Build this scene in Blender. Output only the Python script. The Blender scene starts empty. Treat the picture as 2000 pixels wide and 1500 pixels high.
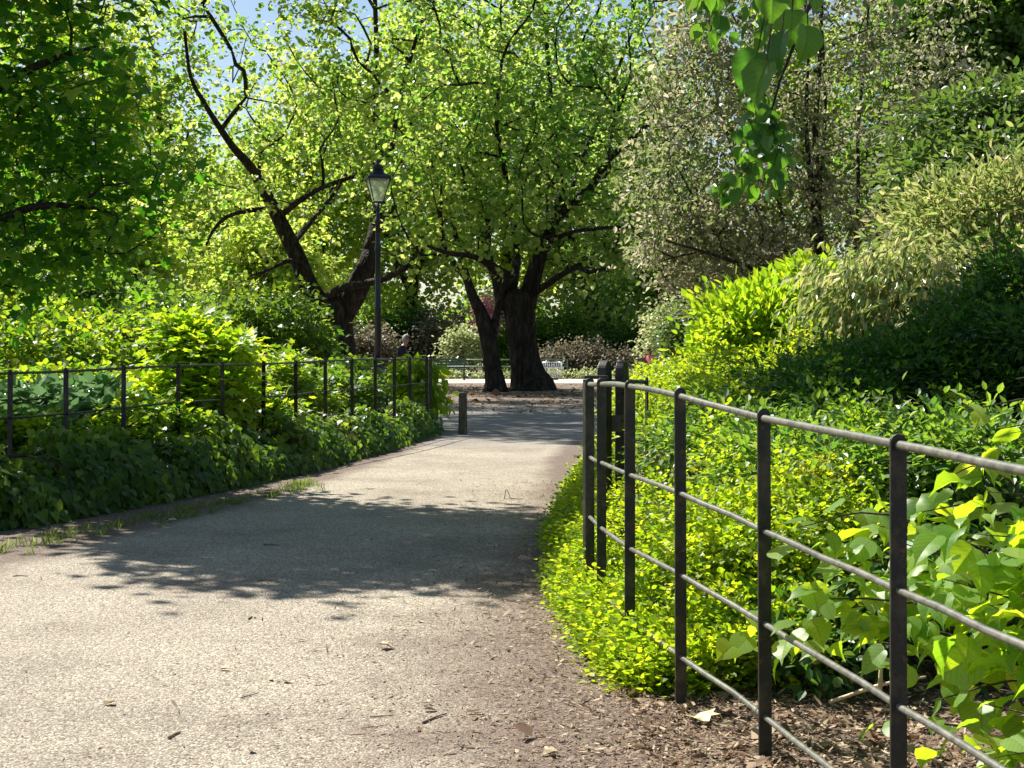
import bpy, bmesh, math, random
import numpy as np
from mathutils import Vector, Matrix

S = bpy.context.scene
COL = S.collection
R = math.radians

# ------------------------------------------------------------------ camera, world, sun
EYE = 1.4
FPX = 3000.0
HZ = 675.0
cam = bpy.data.cameras.new('camera'); camo = bpy.data.objects.new('camera', cam); COL.objects.link(camo)
camo.location = (0, 0, EYE); camo.rotation_euler = (R(90), 0, 0)
cam.sensor_width = 36; cam.lens = 36 * FPX / 2000; cam.shift_y = -(750 - HZ) / 2000
cam.clip_start = 0.05; cam.clip_end = 2000
cam.dof.use_dof = True; cam.dof.focus_distance = 14; cam.dof.aperture_fstop = 24
S.camera = camo

SUN_AZ = 43   # degrees to the left of the view direction
SUN_EL = 48
w = bpy.data.worlds.new('World'); S.world = w; w.use_nodes = True
nt = w.node_tree; bg = nt.nodes['Background']
sky = nt.nodes.new('ShaderNodeTexSky'); sky.sky_type = 'NISHITA'; sky.sun_disc = False
sky.sun_elevation = R(SUN_EL); sky.sun_rotation = R(-SUN_AZ); sky.air_density = 1.0; sky.dust_density = .6; sky.ozone_density = 1.0
nt.links.new(sky.outputs[0], bg.inputs[0]); bg.inputs[1].default_value = 0.062
ld = bpy.data.lights.new('sun', 'SUN'); ld.energy = 5.0; ld.angle = R(0.5); ld.color = (1.0, 0.955, 0.87)
lo = bpy.data.objects.new('sun', ld); COL.objects.link(lo)
tosun = Vector((-math.sin(R(SUN_AZ)) * math.cos(R(SUN_EL)), math.cos(R(SUN_AZ)) * math.cos(R(SUN_EL)), math.sin(R(SUN_EL))))
lo.rotation_euler = tosun.to_track_quat('Z', 'Y').to_euler(); lo.location = (-20, 20, 40)
S.view_settings.view_transform = 'Standard'; S.view_settings.look = 'None'
S.view_settings.exposure = 1.0; S.view_settings.gamma = 1.0

# ------------------------------------------------------------------ helpers
def P(px, py, D):
    return np.array([(px - 1000) * D / FPX, D, EYE - (py - HZ) * D / FPX])
def G(px, py, z=0.0):
    D = (EYE - z) * FPX / (py - HZ)
    return np.array([(px - 1000) * D / FPX, D, z])

def link(name, me, mat=None, parent=None):
    o = bpy.data.objects.new(name, me); COL.objects.link(o)
    if mat is not None:
        for m in (mat if isinstance(mat, (list, tuple)) else [mat]): me.materials.append(m)
    if parent is not None:
        o.parent = parent
        o.matrix_parent_inverse = parent.matrix_world.inverted() if False else Matrix.Translation(-parent.location)
    return o
def root(name, loc, label, cat, group=None):
    o = bpy.data.objects.new(name, None); COL.objects.link(o); o.location = tuple(float(c) for c in loc)
    o.empty_display_size = 0.2
    o['label'] = label; o['category'] = cat
    if group: o['group'] = group
    return o
def tag(o, label=None, cat=None, group=None, kind=None):
    if label: o['label'] = label
    if cat: o['category'] = cat
    if group: o['group'] = group
    if kind: o['kind'] = kind
    return o

def raw_mesh(name, V, F, attr=None, smooth=False):
    """V (n,3), F (m,k) same-size faces"""
    me = bpy.data.meshes.new(name)
    V = np.ascontiguousarray(V, dtype=np.float32); F = np.ascontiguousarray(F, dtype=np.int32)
    k = F.shape[1]
    me.vertices.add(len(V)); me.vertices.foreach_set('co', V.ravel())
    me.loops.add(F.size); me.loops.foreach_set('vertex_index', F.ravel())
    me.polygons.add(len(F)); me.polygons.foreach_set('loop_start', np.arange(0, F.size, k, dtype=np.int32))
    me.polygons.foreach_set('use_smooth', np.full(len(F), smooth, dtype=bool))
    if attr is not None:
        for an, av in attr.items():
            a = me.attributes.new(an, 'FLOAT', 'POINT'); a.data.foreach_set('value', np.ascontiguousarray(av, dtype=np.float32))
    me.update(calc_edges=True)
    return me

class MB:
    """collects quads/tris/ngons"""
    def __init__(self): self.v = []; self.f = []
    def add(self, V, F):
        b = len(self.v); self.v += [tuple(float(c) for c in p) for p in V]; self.f += [tuple(int(i) + b for i in f) for f in F]
    def box(self, c, s, rz=0.0, taper=1.0):
        c = np.array(c, float); hx, hy, hz = [q / 2 for q in s]; V = []
        ca, sa = math.cos(rz), math.sin(rz)
        for z, t in ((-hz, 1), (hz, taper)):
            for x, y in ((-hx, -hy), (hx, -hy), (hx, hy), (-hx, hy)):
                V.append(c + np.array([ca * x * t - sa * y * t, sa * x * t + ca * y * t, z]))
        self.add(V, [(3, 2, 1, 0), (4, 5, 6, 7), (0, 1, 5, 4), (1, 2, 6, 5), (2, 3, 7, 6), (3, 0, 4, 7)])
    def tube(self, pts, rad, n=8, cap=True, wob=0.0, rng=None, ridge=0.0):
        V, F = tube(pts, rad, n, wob, rng, ridge); b = len(V)
        F = [tuple(f) for f in F]
        if cap: F += [tuple(range(n))[::-1], tuple(range(b - n, b))]
        self.add(V, F)
    def lathe(self, prof, c=(0, 0, 0), n=16, rz=0.0):
        V = []; c = np.array(c, float)
        for r, z in prof:
            for k in range(n):
                a = rz + 2 * math.pi * k / n; V.append(c + np.array([r * math.cos(a), r * math.sin(a), z]))
        F = []
        for i in range(len(prof) - 1):
            for k in range(n):
                a, b = i * n + k, i * n + (k + 1) % n; F.append((a, b, b + n, a + n))
        F += [tuple(range(n))[::-1], tuple(range(len(V) - n, len(V)))]
        self.add(V, F)
    def build(self, name, mat, parent=None, smooth=False, bevel=0.0):
        me = bpy.data.meshes.new(name); me.from_pydata(self.v, [], self.f); me.update()
        if smooth: me.polygons.foreach_set('use_smooth', np.ones(len(me.polygons), dtype=bool))
        o = link(name, me, mat, parent)
        if bevel:
            m = o.modifiers.new('bevel', 'BEVEL'); m.width = bevel; m.segments = 2; m.limit_method = 'ANGLE'
        return o

def frames(pts):
    pts = np.asarray(pts, float); T = np.gradient(pts, axis=0); T /= np.linalg.norm(T, axis=1)[:, None] + 1e-9
    ref = np.array([1, 0, 0]) if abs(T[0][0]) < .8 else np.array([0, 1, 0])
    A = []; a = ref - T[0] * ref.dot(T[0]); a /= np.linalg.norm(a)
    for t in T:
        a = a - t * a.dot(t); a /= np.linalg.norm(a) + 1e-9; A.append(a)
    A = np.array(A); return T, A, np.cross(T, A)
def tube(pts, rad, n=6, wob=0.0, rng=None, ridge=0.0):
    pts = np.asarray(pts, float); rad = np.asarray(rad, float)
    T, A, B = frames(pts); th = np.arange(n) * 2 * np.pi / n
    rr = rad[:, None] * np.ones((1, n))
    if ridge: rr = rr * (1 + ridge * (np.sin(th * 3 + 1)[None] * .5 + np.sin(th * 5 + np.arange(len(pts))[:, None] * .35) * .5 + .4 * np.sin(th * 9 + 2 + np.arange(len(pts))[:, None] * .2)))
    if wob: rr = rr * (1 + wob * rng.normal(size=rr.shape))
    V = pts[:, None] + rr[..., None] * (np.cos(th)[None, :, None] * A[:, None] + np.sin(th)[None, :, None] * B[:, None])
    m = len(pts); i = np.arange(m - 1)[:, None] * n; k = np.arange(n)[None]; k2 = (k + 1) % n
    F = np.stack([i + k, i + k2, i + n + k2, i + n + k], -1).reshape(-1, 4)
    return V.reshape(-1, 3), F
def smooth_path(ctrl, rad, step=0.35):
    """Catmull-Rom through the control points"""
    c = np.array(ctrl, float); r = np.array(rad, float)
    c2 = np.vstack([2 * c[0] - c[1], c, 2 * c[-1] - c[-2]]); out = []; ro = []
    for i in range(len(c) - 1):
        p0, p1, p2, p3 = c2[i:i + 4]; n = max(2, int(np.linalg.norm(p2 - p1) / step))
        for t in np.arange(n) / n:
            out.append(.5 * (2 * p1 + (p2 - p0) * t + (2 * p0 - 5 * p1 + 4 * p2 - p3) * t * t + (3 * p1 - p0 - 3 * p2 + p3) * t ** 3)); ro.append(r[i] * (1 - t) + r[i + 1] * t)
    out.append(c[-1]); ro.append(r[-1]); return np.array(out), np.array(ro)

# ------------------------------------------------------------------ materials
def new_mat(name):
    m = bpy.data.materials.new(name); m.use_nodes = True; n = m.node_tree.nodes; return m, n, m.node_tree.links, n['Principled BSDF'], n['Material Output']
def ramp(n, l, src, stops):
    r = n.new('ShaderNodeValToRGB'); e = r.color_ramp.elements
    while len(e) < len(stops): e.new(.5)
    for i, (p, c) in enumerate(stops): e[i].position = p; e[i].color = (*c, 1)
    l.new(src, r.inputs[0]); return r
def noise(n, l, scale, detail=4, rough=.55, coord='Object', dist=0.0):
    t = n.new('ShaderNodeTexCoord'); x = n.new('ShaderNodeTexNoise'); x.inputs['Scale'].default_value = scale
    x.inputs['Detail'].default_value = detail; x.inputs['Roughness'].default_value = rough; x.inputs['Distortion'].default_value = dist
    l.new(t.outputs[coord], x.inputs['Vector']); return x

def leaf_mat(name, cols, tcols, tf=.45, rough=.45, spec=.4):
    m, n, l, b, out = new_mat(name)
    a = n.new('ShaderNodeAttribute'); a.attribute_name = 'v'
    st = [(i / (len(cols) - 1), c) for i, c in enumerate(cols)]; r = ramp(n, l, a.outputs['Fac'], st)
    st = [(i / (len(tcols) - 1), c) for i, c in enumerate(tcols)]; r2 = ramp(n, l, a.outputs['Fac'], st)
    l.new(r.outputs[0], b.inputs['Base Color']); b.inputs['Roughness'].default_value = rough; b.inputs['Specular IOR Level'].default_value = spec
    t = n.new('ShaderNodeBsdfTranslucent'); l.new(r2.outputs[0], t.inputs['Color'])
    mx = n.new('ShaderNodeMixShader'); mx.inputs[0].default_value = tf
    l.new(b.outputs[0], mx.inputs[1]); l.new(t.outputs[0], mx.inputs[2]); l.new(mx.outputs[0], out.inputs[0])
    return m
L_PLANE = leaf_mat('plane leaves', [(.04, .10, .02), (.09, .19, .03), (.24, .32, .09)], [(.20, .44, .04), (.50, .72, .08), (.84, .90, .22)], .52, .40, .5)
L_PLANE2 = leaf_mat('plane leaves deeper', [(.035, .09, .02), (.075, .17, .03), (.22, .30, .10)], [(.16, .40, .04), (.43, .66, .08), (.78, .88, .24)], .52, .40, .5)
L_BACK = leaf_mat('background leaves', [(.10, .20, .03), (.20, .32, .05), (.34, .42, .08)], [(.42, .62, .06), (.68, .84, .09), (.86, .90, .20)], .52, .5, .4)
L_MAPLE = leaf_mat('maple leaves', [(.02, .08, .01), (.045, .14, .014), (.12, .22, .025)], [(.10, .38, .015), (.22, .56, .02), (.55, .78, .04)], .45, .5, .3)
L_IVY = leaf_mat('ivy leaves', [(.035, .085, .012), (.08, .15, .018), (.22, .30, .035)], [(.14, .34, .02), (.28, .48, .025), (.60, .72, .05)], .38, .45, .3)
L_BRIGHT = leaf_mat('bright leaves', [(.10, .20, .015), (.20, .32, .02), (.34, .40, .03)], [(.34, .60, .02), (.55, .80, .02), (.75, .85, .03)], .48, .45, .4)
L_MID = leaf_mat('mid leaves', [(.03, .09, .015), (.07, .15, .02), (.15, .24, .04)], [(.16, .38, .03), (.30, .52, .04), (.50, .68, .05)], .42, .4, .5)
L_PRIVET = leaf_mat('small yellow green leaves', [(.06, .13, .012), (.17, .28, .015), (.38, .43, .025)], [(.28, .50, .012), (.58, .78, .018), (.86, .90, .03)], .48, .45, .4)
L_GOLD = leaf_mat('golden leaves', [(.20, .24, .02), (.36, .36, .03), (.46, .42, .06)], [(.55, .65, .02), (.78, .78, .04), (.85, .75, .08)], .42, .45, .4)
L_OAK = leaf_mat('grey olive leaves', [(.045, .07, .025), (.15, .155, .085), (.50, .45, .35)], [(.20, .32, .05), (.42, .46, .18), (.76, .68, .46)], .45, .48, .5)
L_GLOSS = leaf_mat('glossy dark leaves', [(.04, .09, .025), (.10, .16, .05), (.22, .26, .12)], [(.14, .30, .03), (.26, .42, .05), (.42, .54, .1)], .3, .40, .6)
L_PIERIS = leaf_mat('narrow cream tipped leaves', [(.04, .10, .02), (.17, .23, .07), (.58, .52, .28)], [(.28, .44, .08), (.54, .62, .15), (.85, .78, .34)], .40, .32, .6)
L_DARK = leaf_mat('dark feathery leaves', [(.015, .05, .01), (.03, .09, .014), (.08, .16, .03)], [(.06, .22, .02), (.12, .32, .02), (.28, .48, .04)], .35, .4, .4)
L_PINK = leaf_mat('pink blossom', [(.40, .12, .18), (.60, .22, .32), (.70, .40, .45)], [(.60, .25, .32), (.80, .40, .48), (.85, .60, .6)], .4, .5, .3)
L_HEATH = leaf_mat('dusty shrub leaves', [(.09, .08, .05), (.20, .16, .11), (.36, .30, .22)], [(.20, .20, .10), (.34, .30, .18), (.5, .45, .3)], .3, .5, .4)
L_PALE = leaf_mat('pale leaves', [(.20, .26, .10), (.34, .38, .16), (.50, .48, .26)], [(.45, .58, .2), (.65, .70, .3), (.8, .78, .4)], .35, .4, .5)
L_PATCH = leaf_mat('patchy leaves', [(.02, .06, .01), (.09, .17, .016), (.32, .40, .03)], [(.09, .28, .015), (.38, .62, .02), (.82, .90, .04)], .45, .45, .4)  # wide tone range paints shade and sun patches into the leaf clumps
L_GRASS = leaf_mat('grass blades', [(.05, .09, .02), (.10, .15, .03), (.20, .23, .07)], [(.18, .32, .04), (.30, .44, .05), (.50, .58, .12)], .4, .5, .3)
L_SILVER = leaf_mat('broad shiny leaves', [(.06, .14, .04), (.12, .22, .07), (.20, .30, .12)], [(.15, .35, .08), (.25, .45, .18), (.35, .55, .2)], .25, .34, .5)

def lime_mat(name='lime leaves', c=1.0, tc=1.0, tf=.58, rd=1.0):
    m, n, l, b, out = new_mat(name)
    a = n.new('ShaderNodeAttribute'); a.attribute_name = 'v'
    r = ramp(n, l, a.outputs['Fac'], [(0, (.08 * c * rd, .19 * c, .03 * c)), (.5, (.16 * c * rd, .31 * c, .05 * c)), (1, (.30 * c * rd, .45 * c, .12 * c))])
    r2 = ramp(n, l, a.outputs['Fac'], [(0, (.34 * tc * rd, .62 * tc, .02)), (.5, (.62 * tc * rd, .86 * tc, .02)), (1, (.84 * tc * rd, .92 * tc, .04))])
    # veins from leaf-local coordinates stored on the mesh
    u = n.new('ShaderNodeAttribute'); u.attribute_name = 'lu'; vv = n.new('ShaderNodeAttribute'); vv.attribute_name = 'lv'
    ab = n.new('ShaderNodeMath'); ab.operation = 'ABSOLUTE'; l.new(u.outputs['Fac'], ab.inputs[0])
    sub = n.new('ShaderNodeMath'); sub.operation = 'MULTIPLY_ADD'; l.new(ab.outputs[0], sub.inputs[0]); sub.inputs[1].default_value = -.9; l.new(vv.outputs['Fac'], sub.inputs[2])
    mul = n.new('ShaderNodeMath'); mul.operation = 'MULTIPLY'; l.new(sub.outputs[0], mul.inputs[0]); mul.inputs[1].default_value = 7.0
    fr = n.new('ShaderNodeMath'); fr.operation = 'FRACT'; l.new(mul.outputs[0], fr.inputs[0])
    ls = n.new('ShaderNodeMath'); ls.operation = 'LESS_THAN'; l.new(fr.outputs[0], ls.inputs[0]); ls.inputs[1].default_value = .12
    l2 = n.new('ShaderNodeMath'); l2.operation = 'LESS_THAN'; l.new(ab.outputs[0], l2.inputs[0]); l2.inputs[1].default_value = .018
    mxx = n.new('ShaderNodeMath'); mxx.operation = 'MAXIMUM'; l.new(ls.outputs[0], mxx.inputs[0]); l.new(l2.outputs[0], mxx.inputs[1])
    def darker(src, k):
        q = n.new('ShaderNodeMix'); q.data_type = 'RGBA'; q.blend_type = 'MULTIPLY'; l.new(src, q.inputs[6]); q.inputs[7].default_value = (k, k * 1.02, k, 1)
        sc = n.new('ShaderNodeMath'); sc.operation = 'MULTIPLY'; l.new(mxx.outputs[0], sc.inputs[0]); sc.inputs[1].default_value = .95; l.new(sc.outputs[0], q.inputs[0]); return q.outputs[2]
    l.new(darker(r.outputs[0], .8), b.inputs['Base Color']); b.inputs['Roughness'].default_value = .42; b.inputs['Specular IOR Level'].default_value = .5
    bp = n.new('ShaderNodeBump'); bp.inputs['Strength'].default_value = .35; bp.inputs['Distance'].default_value = .002; l.new(fr.outputs[0], bp.inputs['Height']); l.new(bp.outputs[0], b.inputs['Normal'])
    t = n.new('ShaderNodeBsdfTranslucent'); l.new(darker(r2.outputs[0], .7), t.inputs['Color'])
    mx = n.new('ShaderNodeMixShader'); mx.inputs[0].default_value = tf
    l.new(b.outputs[0], mx.inputs[1]); l.new(t.outputs[0], mx.inputs[2]); l.new(mx.outputs[0], out.inputs[0]); return m
L_LIME = lime_mat()
L_LIMED = lime_mat('shaded lime leaves', .42, .50, .5, .62)  # darker copy of the lime leaves, crown shade painted into the colour

def bark_mat(name, c0, c1, c2, scale=3.0, bump=.6):
    m, n, l, b, out = new_mat(name)
    t = n.new('ShaderNodeTexCoord'); mp = n.new('ShaderNodeMapping'); mp.inputs['Scale'].default_value = (1, 1, .28); l.new(t.outputs['Object'], mp.inputs[0])
    x = n.new('ShaderNodeTexNoise'); x.inputs['Scale'].default_value = scale * 3; x.inputs['Detail'].default_value = 7; x.inputs['Roughness'].default_value = .65; l.new(mp.outputs[0], x.inputs['Vector'])
    y = n.new('ShaderNodeTexVoronoi'); y.inputs['Scale'].default_value = scale * 4; l.new(mp.outputs[0], y.inputs['Vector'])
    r = ramp(n, l, x.outputs['Fac'], [(.3, c0), (.5, c1), (.72, c2)]); l.new(r.outputs[0], b.inputs['Base Color']); b.inputs['Roughness'].default_value = .9; b.inputs['Specular IOR Level'].default_value = .2
    ad = n.new('ShaderNodeMath'); ad.operation = 'ADD'; l.new(x.outputs['Fac'], ad.inputs[0]); l.new(y.outputs['Distance'], ad.inputs[1])
    bp = n.new('ShaderNodeBump'); bp.inputs['Strength'].default_value = bump; bp.inputs['Distance'].default_value = .12; l.new(ad.outputs[0], bp.inputs['Height']); l.new(bp.outputs[0], b.inputs['Normal']); return m
BARK = bark_mat('plane bark', (.014, .011, .008), (.036, .029, .021), (.10, .088, .064), 3.0, 1.0)
BARK_D = bark_mat('dark bark', (.02, .017, .012), (.05, .04, .03), (.10, .085, .06), 6)
BARK_T = bark_mat('twig bark', (.03, .03, .018), (.08, .06, .035), (.14, .11, .07), 20, .3)

def metal_mat(name, c, c2, rough=.5, sc=18, metallic=0.0, bump=.25, lo=.5, hi=.68):
    m, n, l, b, out = new_mat(name); x = noise(n, l, sc, 6, .7)
    r = ramp(n, l, x.outputs['Fac'], [(lo, c), (hi, c2)]); z = noise(n, l, sc * 2.3, 8, .75); rz_ = ramp(n, l, z.outputs['Fac'], [(.60, (0, 0, 0)), (.66, (1, 1, 1))]); q = n.new('ShaderNodeMix'); q.data_type = 'RGBA'; l.new(rz_.outputs[0], q.inputs[0]); l.new(r.outputs[0], q.inputs[6]); q.inputs[7].default_value = (.10, .05, .025, 1) if metallic == 0 else (.5, .5, .5, 1)
    l.new(q.outputs[2], b.inputs['Base Color'])
    b.inputs['Roughness'].default_value = rough; b.inputs['Metallic'].default_value = metallic
    bp = n.new('ShaderNodeBump'); bp.inputs['Strength'].default_value = bump; bp.inputs['Distance'].default_value = .002
    y = noise(n, l, sc * 6, 3); l.new(y.outputs['Fac'], bp.inputs['Height']); l.new(bp.outputs[0], b.inputs['Normal']); return m
M_POST = metal_mat('fence post paint', (.014, .015, .010), (.085, .07, .04), .5, 9, 0, .5, .48, .72)
M_RAIL = metal_mat('weathered rail paint', (.07, .07, .055), (.19, .185, .145), .42, 22, 0, .3, .36, .62)
M_RAILD = metal_mat('dark rail paint', (.02, .025, .018), (.08, .08, .05), .45, 22)
M_LAMP = metal_mat('lamp black paint', (.010, .014, .020), (.02, .026, .034), .35, 12)
M_GREEN = metal_mat('dark green paint', (.012, .05, .035), (.03, .09, .06), .5, 9)
M_RGREEN = metal_mat('green railing paint', (.12, .24, .18), (.30, .40, .34), .4, 9)
M_WIRE = metal_mat('silver wire', (.55, .56, .58), (.7, .7, .7), .35, 9, .6)

def wood_mat(name, c0, c1):
    m, n, l, b, out = new_mat(name)
    t = n.new('ShaderNodeTexCoord'); mp = n.new('ShaderNodeMapping'); mp.inputs['Scale'].default_value = (9, 9, .9); l.new(t.outputs['Object'], mp.inputs[0])
    x = n.new('ShaderNodeTexNoise'); x.inputs['Scale'].default_value = 6; x.inputs['Detail'].default_value = 6; l.new(mp.outputs[0], x.inputs['Vector'])
    r = ramp(n, l, x.outputs['Fac'], [(.3, c0), (.7, c1)]); l.new(r.outputs[0], b.inputs['Base Color']); b.inputs['Roughness'].default_value = .85
    bp = n.new('ShaderNodeBump'); bp.inputs['Strength'].default_value = .5; bp.inputs['Distance'].default_value = .01; l.new(x.outputs['Fac'], bp.inputs['Height']); l.new(bp.outputs[0], b.inputs['Normal']); return m
M_WOOD = wood_mat('weathered timber', (.045, .04, .022), (.15, .13, .08))

def soil_mat():
    m, n, l, b, out = new_mat('soil'); x = noise(n, l, 9, 8, .7); y = noise(n, l, 90, 4, .7)
    r = ramp(n, l, x.outputs['Fac'], [(.3, (.035, .022, .016)), (.55, (.085, .058, .042)), (.75, (.16, .115, .085))])
    r2 = ramp(n, l, y.outputs['Fac'], [(.35, (.45, .45, .45)), (.7, (1.5, 1.4, 1.3))])
    q = n.new('ShaderNodeMix'); q.data_type = 'RGBA'; q.blend_type = 'MULTIPLY'; q.inputs[0].default_value = 1; l.new(r.outputs[0], q.inputs[6]); l.new(r2.outputs[0], q.inputs[7])
    l.new(q.outputs[2], b.inputs['Base Color']); b.inputs['Roughness'].default_value = .95; b.inputs['Specular IOR Level'].default_value = .15
    bp = n.new('ShaderNodeBump'); bp.inputs['Strength'].default_value = .9; bp.inputs['Distance'].default_value = .02; l.new(y.outputs['Fac'], bp.inputs['Height']); l.new(bp.outputs[0], b.inputs['Normal']); return m
M_SOIL = soil_mat()
def path_mat():
    m, n, l, b, out = new_mat('bound gravel'); 
    t = n.new('ShaderNodeTexCoord')
    v = n.new('ShaderNodeTexVoronoi'); v.inputs['Scale'].default_value = 120; l.new(t.outputs['Object'], v.inputs['Vector'])
    v2 = n.new('ShaderNodeTexVoronoi'); v2.inputs['Scale'].default_value = 60; l.new(t.outputs['Object'], v2.inputs['Vector'])
    sp = n.new('ShaderNodeSeparateColor'); l.new(v.outputs['Color'], sp.inputs[0])
    r = ramp(n, l, sp.outputs[0], [(0, (.13, .11, .082)), (.25, (.27, .232, .178)), (.7, (.37, .325, .255)), (.94, (.60, .54, .44))])
    big = noise(n, l, .8, 8, .65); rb = ramp(n, l, big.outputs['Fac'], [(.3, (.64, .61, .595)), (.5, (.98, .96, .94)), (.72, (1.14, 1.13, 1.10))])
    q = n.new('ShaderNodeMix'); q.data_type = 'RGBA'; q.blend_type = 'MULTIPLY'; q.inputs[0].default_value = 1; l.new(r.outputs[0], q.inputs[6]); l.new(rb.outputs[0], q.inputs[7])
    # brown soil creeping over the right edge and under the trees
    e = n.new('ShaderNodeAttribute'); e.attribute_name = 'soil'
    ns = noise(n, l, 9.0, 12, .85); ns2 = noise(n, l, 1.7, 5, .6); ad0 = n.new('ShaderNodeMath'); ad0.operation = 'MULTIPLY_ADD'; l.new(ns2.outputs['Fac'], ad0.inputs[0]); ad0.inputs[1].default_value = .45; l.new(e.outputs['Fac'], ad0.inputs[2])
    ad1 = n.new('ShaderNodeMath'); ad1.operation = 'MULTIPLY_ADD'; l.new(ns.outputs['Fac'], ad1.inputs[0]); ad1.inputs[1].default_value = .6; l.new(ad0.outputs[0], ad1.inputs[2])
    ad = n.new('ShaderNodeMath'); ad.operation = 'SUBTRACT'; l.new(ad1.outputs[0], ad.inputs[0]); ad.inputs[1].default_value = .25
    rm = ramp(n, l, ad.outputs[0], [(.53, (0, 0, 0)), (.80, (1, 1, 1))])
    fin = noise(n, l, 60, 4, .7); rs = ramp(n, l, fin.outputs['Fac'], [(.3, (.07, .048, .036)), (.5, (.16, .115, .088)), (.72, (.32, .25, .19))])
    q2 = n.new('ShaderNodeMix'); q2.data_type = 'RGBA'; l.new(rm.outputs[0], q2.inputs[0]); l.new(q.outputs[2], q2.inputs[6]); l.new(rs.outputs[0], q2.inputs[7])
    # rusty fallen matter under the planes, grey tarmac beyond the bollard
    e2 = n.new('ShaderNodeAttribute'); e2.attribute_name = 'tarmac'
    rt = ramp(n, l, sp.outputs[1], [(0, (.12, .115, .11)), (1, (.30, .29, .275))])
    q3 = n.new('ShaderNodeMix'); q3.data_type = 'RGBA'; l.new(e2.outputs['Fac'], q3.inputs[0]); l.new(q2.outputs[2], q3.inputs[6]); l.new(rt.outputs[0], q3.inputs[7])
    e3 = n.new('ShaderNodeAttribute'); e3.attribute_name = 'litter'; n3 = noise(n, l, 1.6, 8, .75); a3 = n.new('ShaderNodeMath'); a3.operation = 'ADD'; l.new(e3.outputs['Fac'], a3.inputs[0]); l.new(n3.outputs['Fac'], a3.inputs[1])
    r3 = ramp(n, l, a3.outputs[0], [(.78, (0, 0, 0)), (.98, (1, 1, 1))])
    q4 = n.new('ShaderNodeMix'); q4.data_type = 'RGBA'; l.new(r3.outputs[0], q4.inputs[0]); l.new(q3.outputs[2], q4.inputs[6]); q4.inputs[7].default_value = (.16, .095, .06, 1)
    l.new(q4.outputs[2], b.inputs['Base Color']); b.inputs['Roughness'].default_value = .85; b.inputs['Specular IOR Level'].default_value = .3
    s1 = n.new('ShaderNodeMath'); s1.operation = 'MULTIPLY_ADD'; l.new(v.outputs['Distance'], s1.inputs[0]); s1.inputs[1].default_value = -1; l.new(fin.outputs['Fac'], s1.inputs[2])
    bp = n.new('ShaderNodeBump'); bp.inputs['Strength'].default_value = .75; bp.inputs['Distance'].default_value = .008; l.new(s1.outputs[0], bp.inputs['Height'])
    bp2 = n.new('ShaderNodeBump'); bp2.inputs['Strength'].default_value = .4; bp2.inputs['Distance'].default_value = .003; l.new(v2.outputs['Distance'], bp2.inputs['Height']); l.new(bp.outputs[0], bp2.inputs['Normal'])
    l.new(bp2.outputs[0], b.inputs['Normal']); return m
M_PATH = path_mat()
def flat_mat(name, c, rough=.6, spec=.3, sc=30, var=.25):
    m, n, l, b, out = new_mat(name); x = noise(n, l, sc, 4, .6)
    r = ramp(n, l, x.outputs['Fac'], [(.3, tuple(q * (1 - var) for q in c)), (.7, tuple(min(1, q * (1 + var)) for q in c))])
    l.new(r.outputs[0], b.inputs['Base Color']); b.inputs['Roughness'].default_value = rough; b.inputs['Specular IOR Level'].default_value = spec; return m
M_PROM = flat_mat('pale promenade gravel', (.56, .50, .42), .9, .2, 14, .12)
M_SKIN = flat_mat('skin', (.42, .22, .14), .5, .4, 20, .08)
M_HAIRG = flat_mat('grey hair', (.30, .29, .28), .7, .3, 60, .3)
M_HAIRB = flat_mat('dark hair', (.025, .018, .014), .5, .4, 60, .3)
M_NAVY = flat_mat('dark jacket', (.018, .022, .034), .8, .2, 30)
M_BLUE = flat_mat('blue trousers', (.02, .03, .09), .8, .2, 30)
M_PINKC = flat_mat('pink top', (.62, .16, .20), .8, .2, 30)
M_DKC = flat_mat('plum trousers', (.13, .06, .09), .8, .2, 30)
M_SHOE = flat_mat('shoes', (.03, .025, .02), .5, .4, 30)
M_LITTER = leaf_mat('dry litter', [(.07, .04, .025), (.24, .15, .09), (.55, .44, .30)], [(.10, .06, .03), (.25, .16, .08), (.45, .35, .2)], .15, .7, .3)
M_DRY = flat_mat('dry leaf', (.55, .44, .26), .6, .4, 25, .3)
M_STICK = flat_mat('dry stick', (.22, .17, .12), .8, .3, 25, .4)
M_STONE = flat_mat('pale stone', (.42, .38, .33), .85, .3, 12, .25)

def glass_mat():
    m, n, l, b, out = new_mat('frosted lantern glass')
    b.inputs['Base Color'].default_value = (.72, .78, .62, 1); b.inputs['Roughness'].default_value = .3
    t = n.new('ShaderNodeBsdfTranslucent'); t.inputs[0].default_value = (.8, .85, .68, 1); tr = n.new('ShaderNodeBsdfTransparent'); tr.inputs[0].default_value = (.9, .95, .85, 1)
    a = n.new('ShaderNodeMixShader'); a.inputs[0].default_value = .5; l.new(b.outputs[0], a.inputs[1]); l.new(t.outputs[0], a.inputs[2])
    c = n.new('ShaderNodeMixShader'); c.inputs[0].default_value = .45; l.new(a.outputs[0], c.inputs[1]); l.new(tr.outputs[0], c.inputs[2]); l.new(c.outputs[0], out.inputs[0]); return m
M_GLASS = glass_mat()

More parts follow.
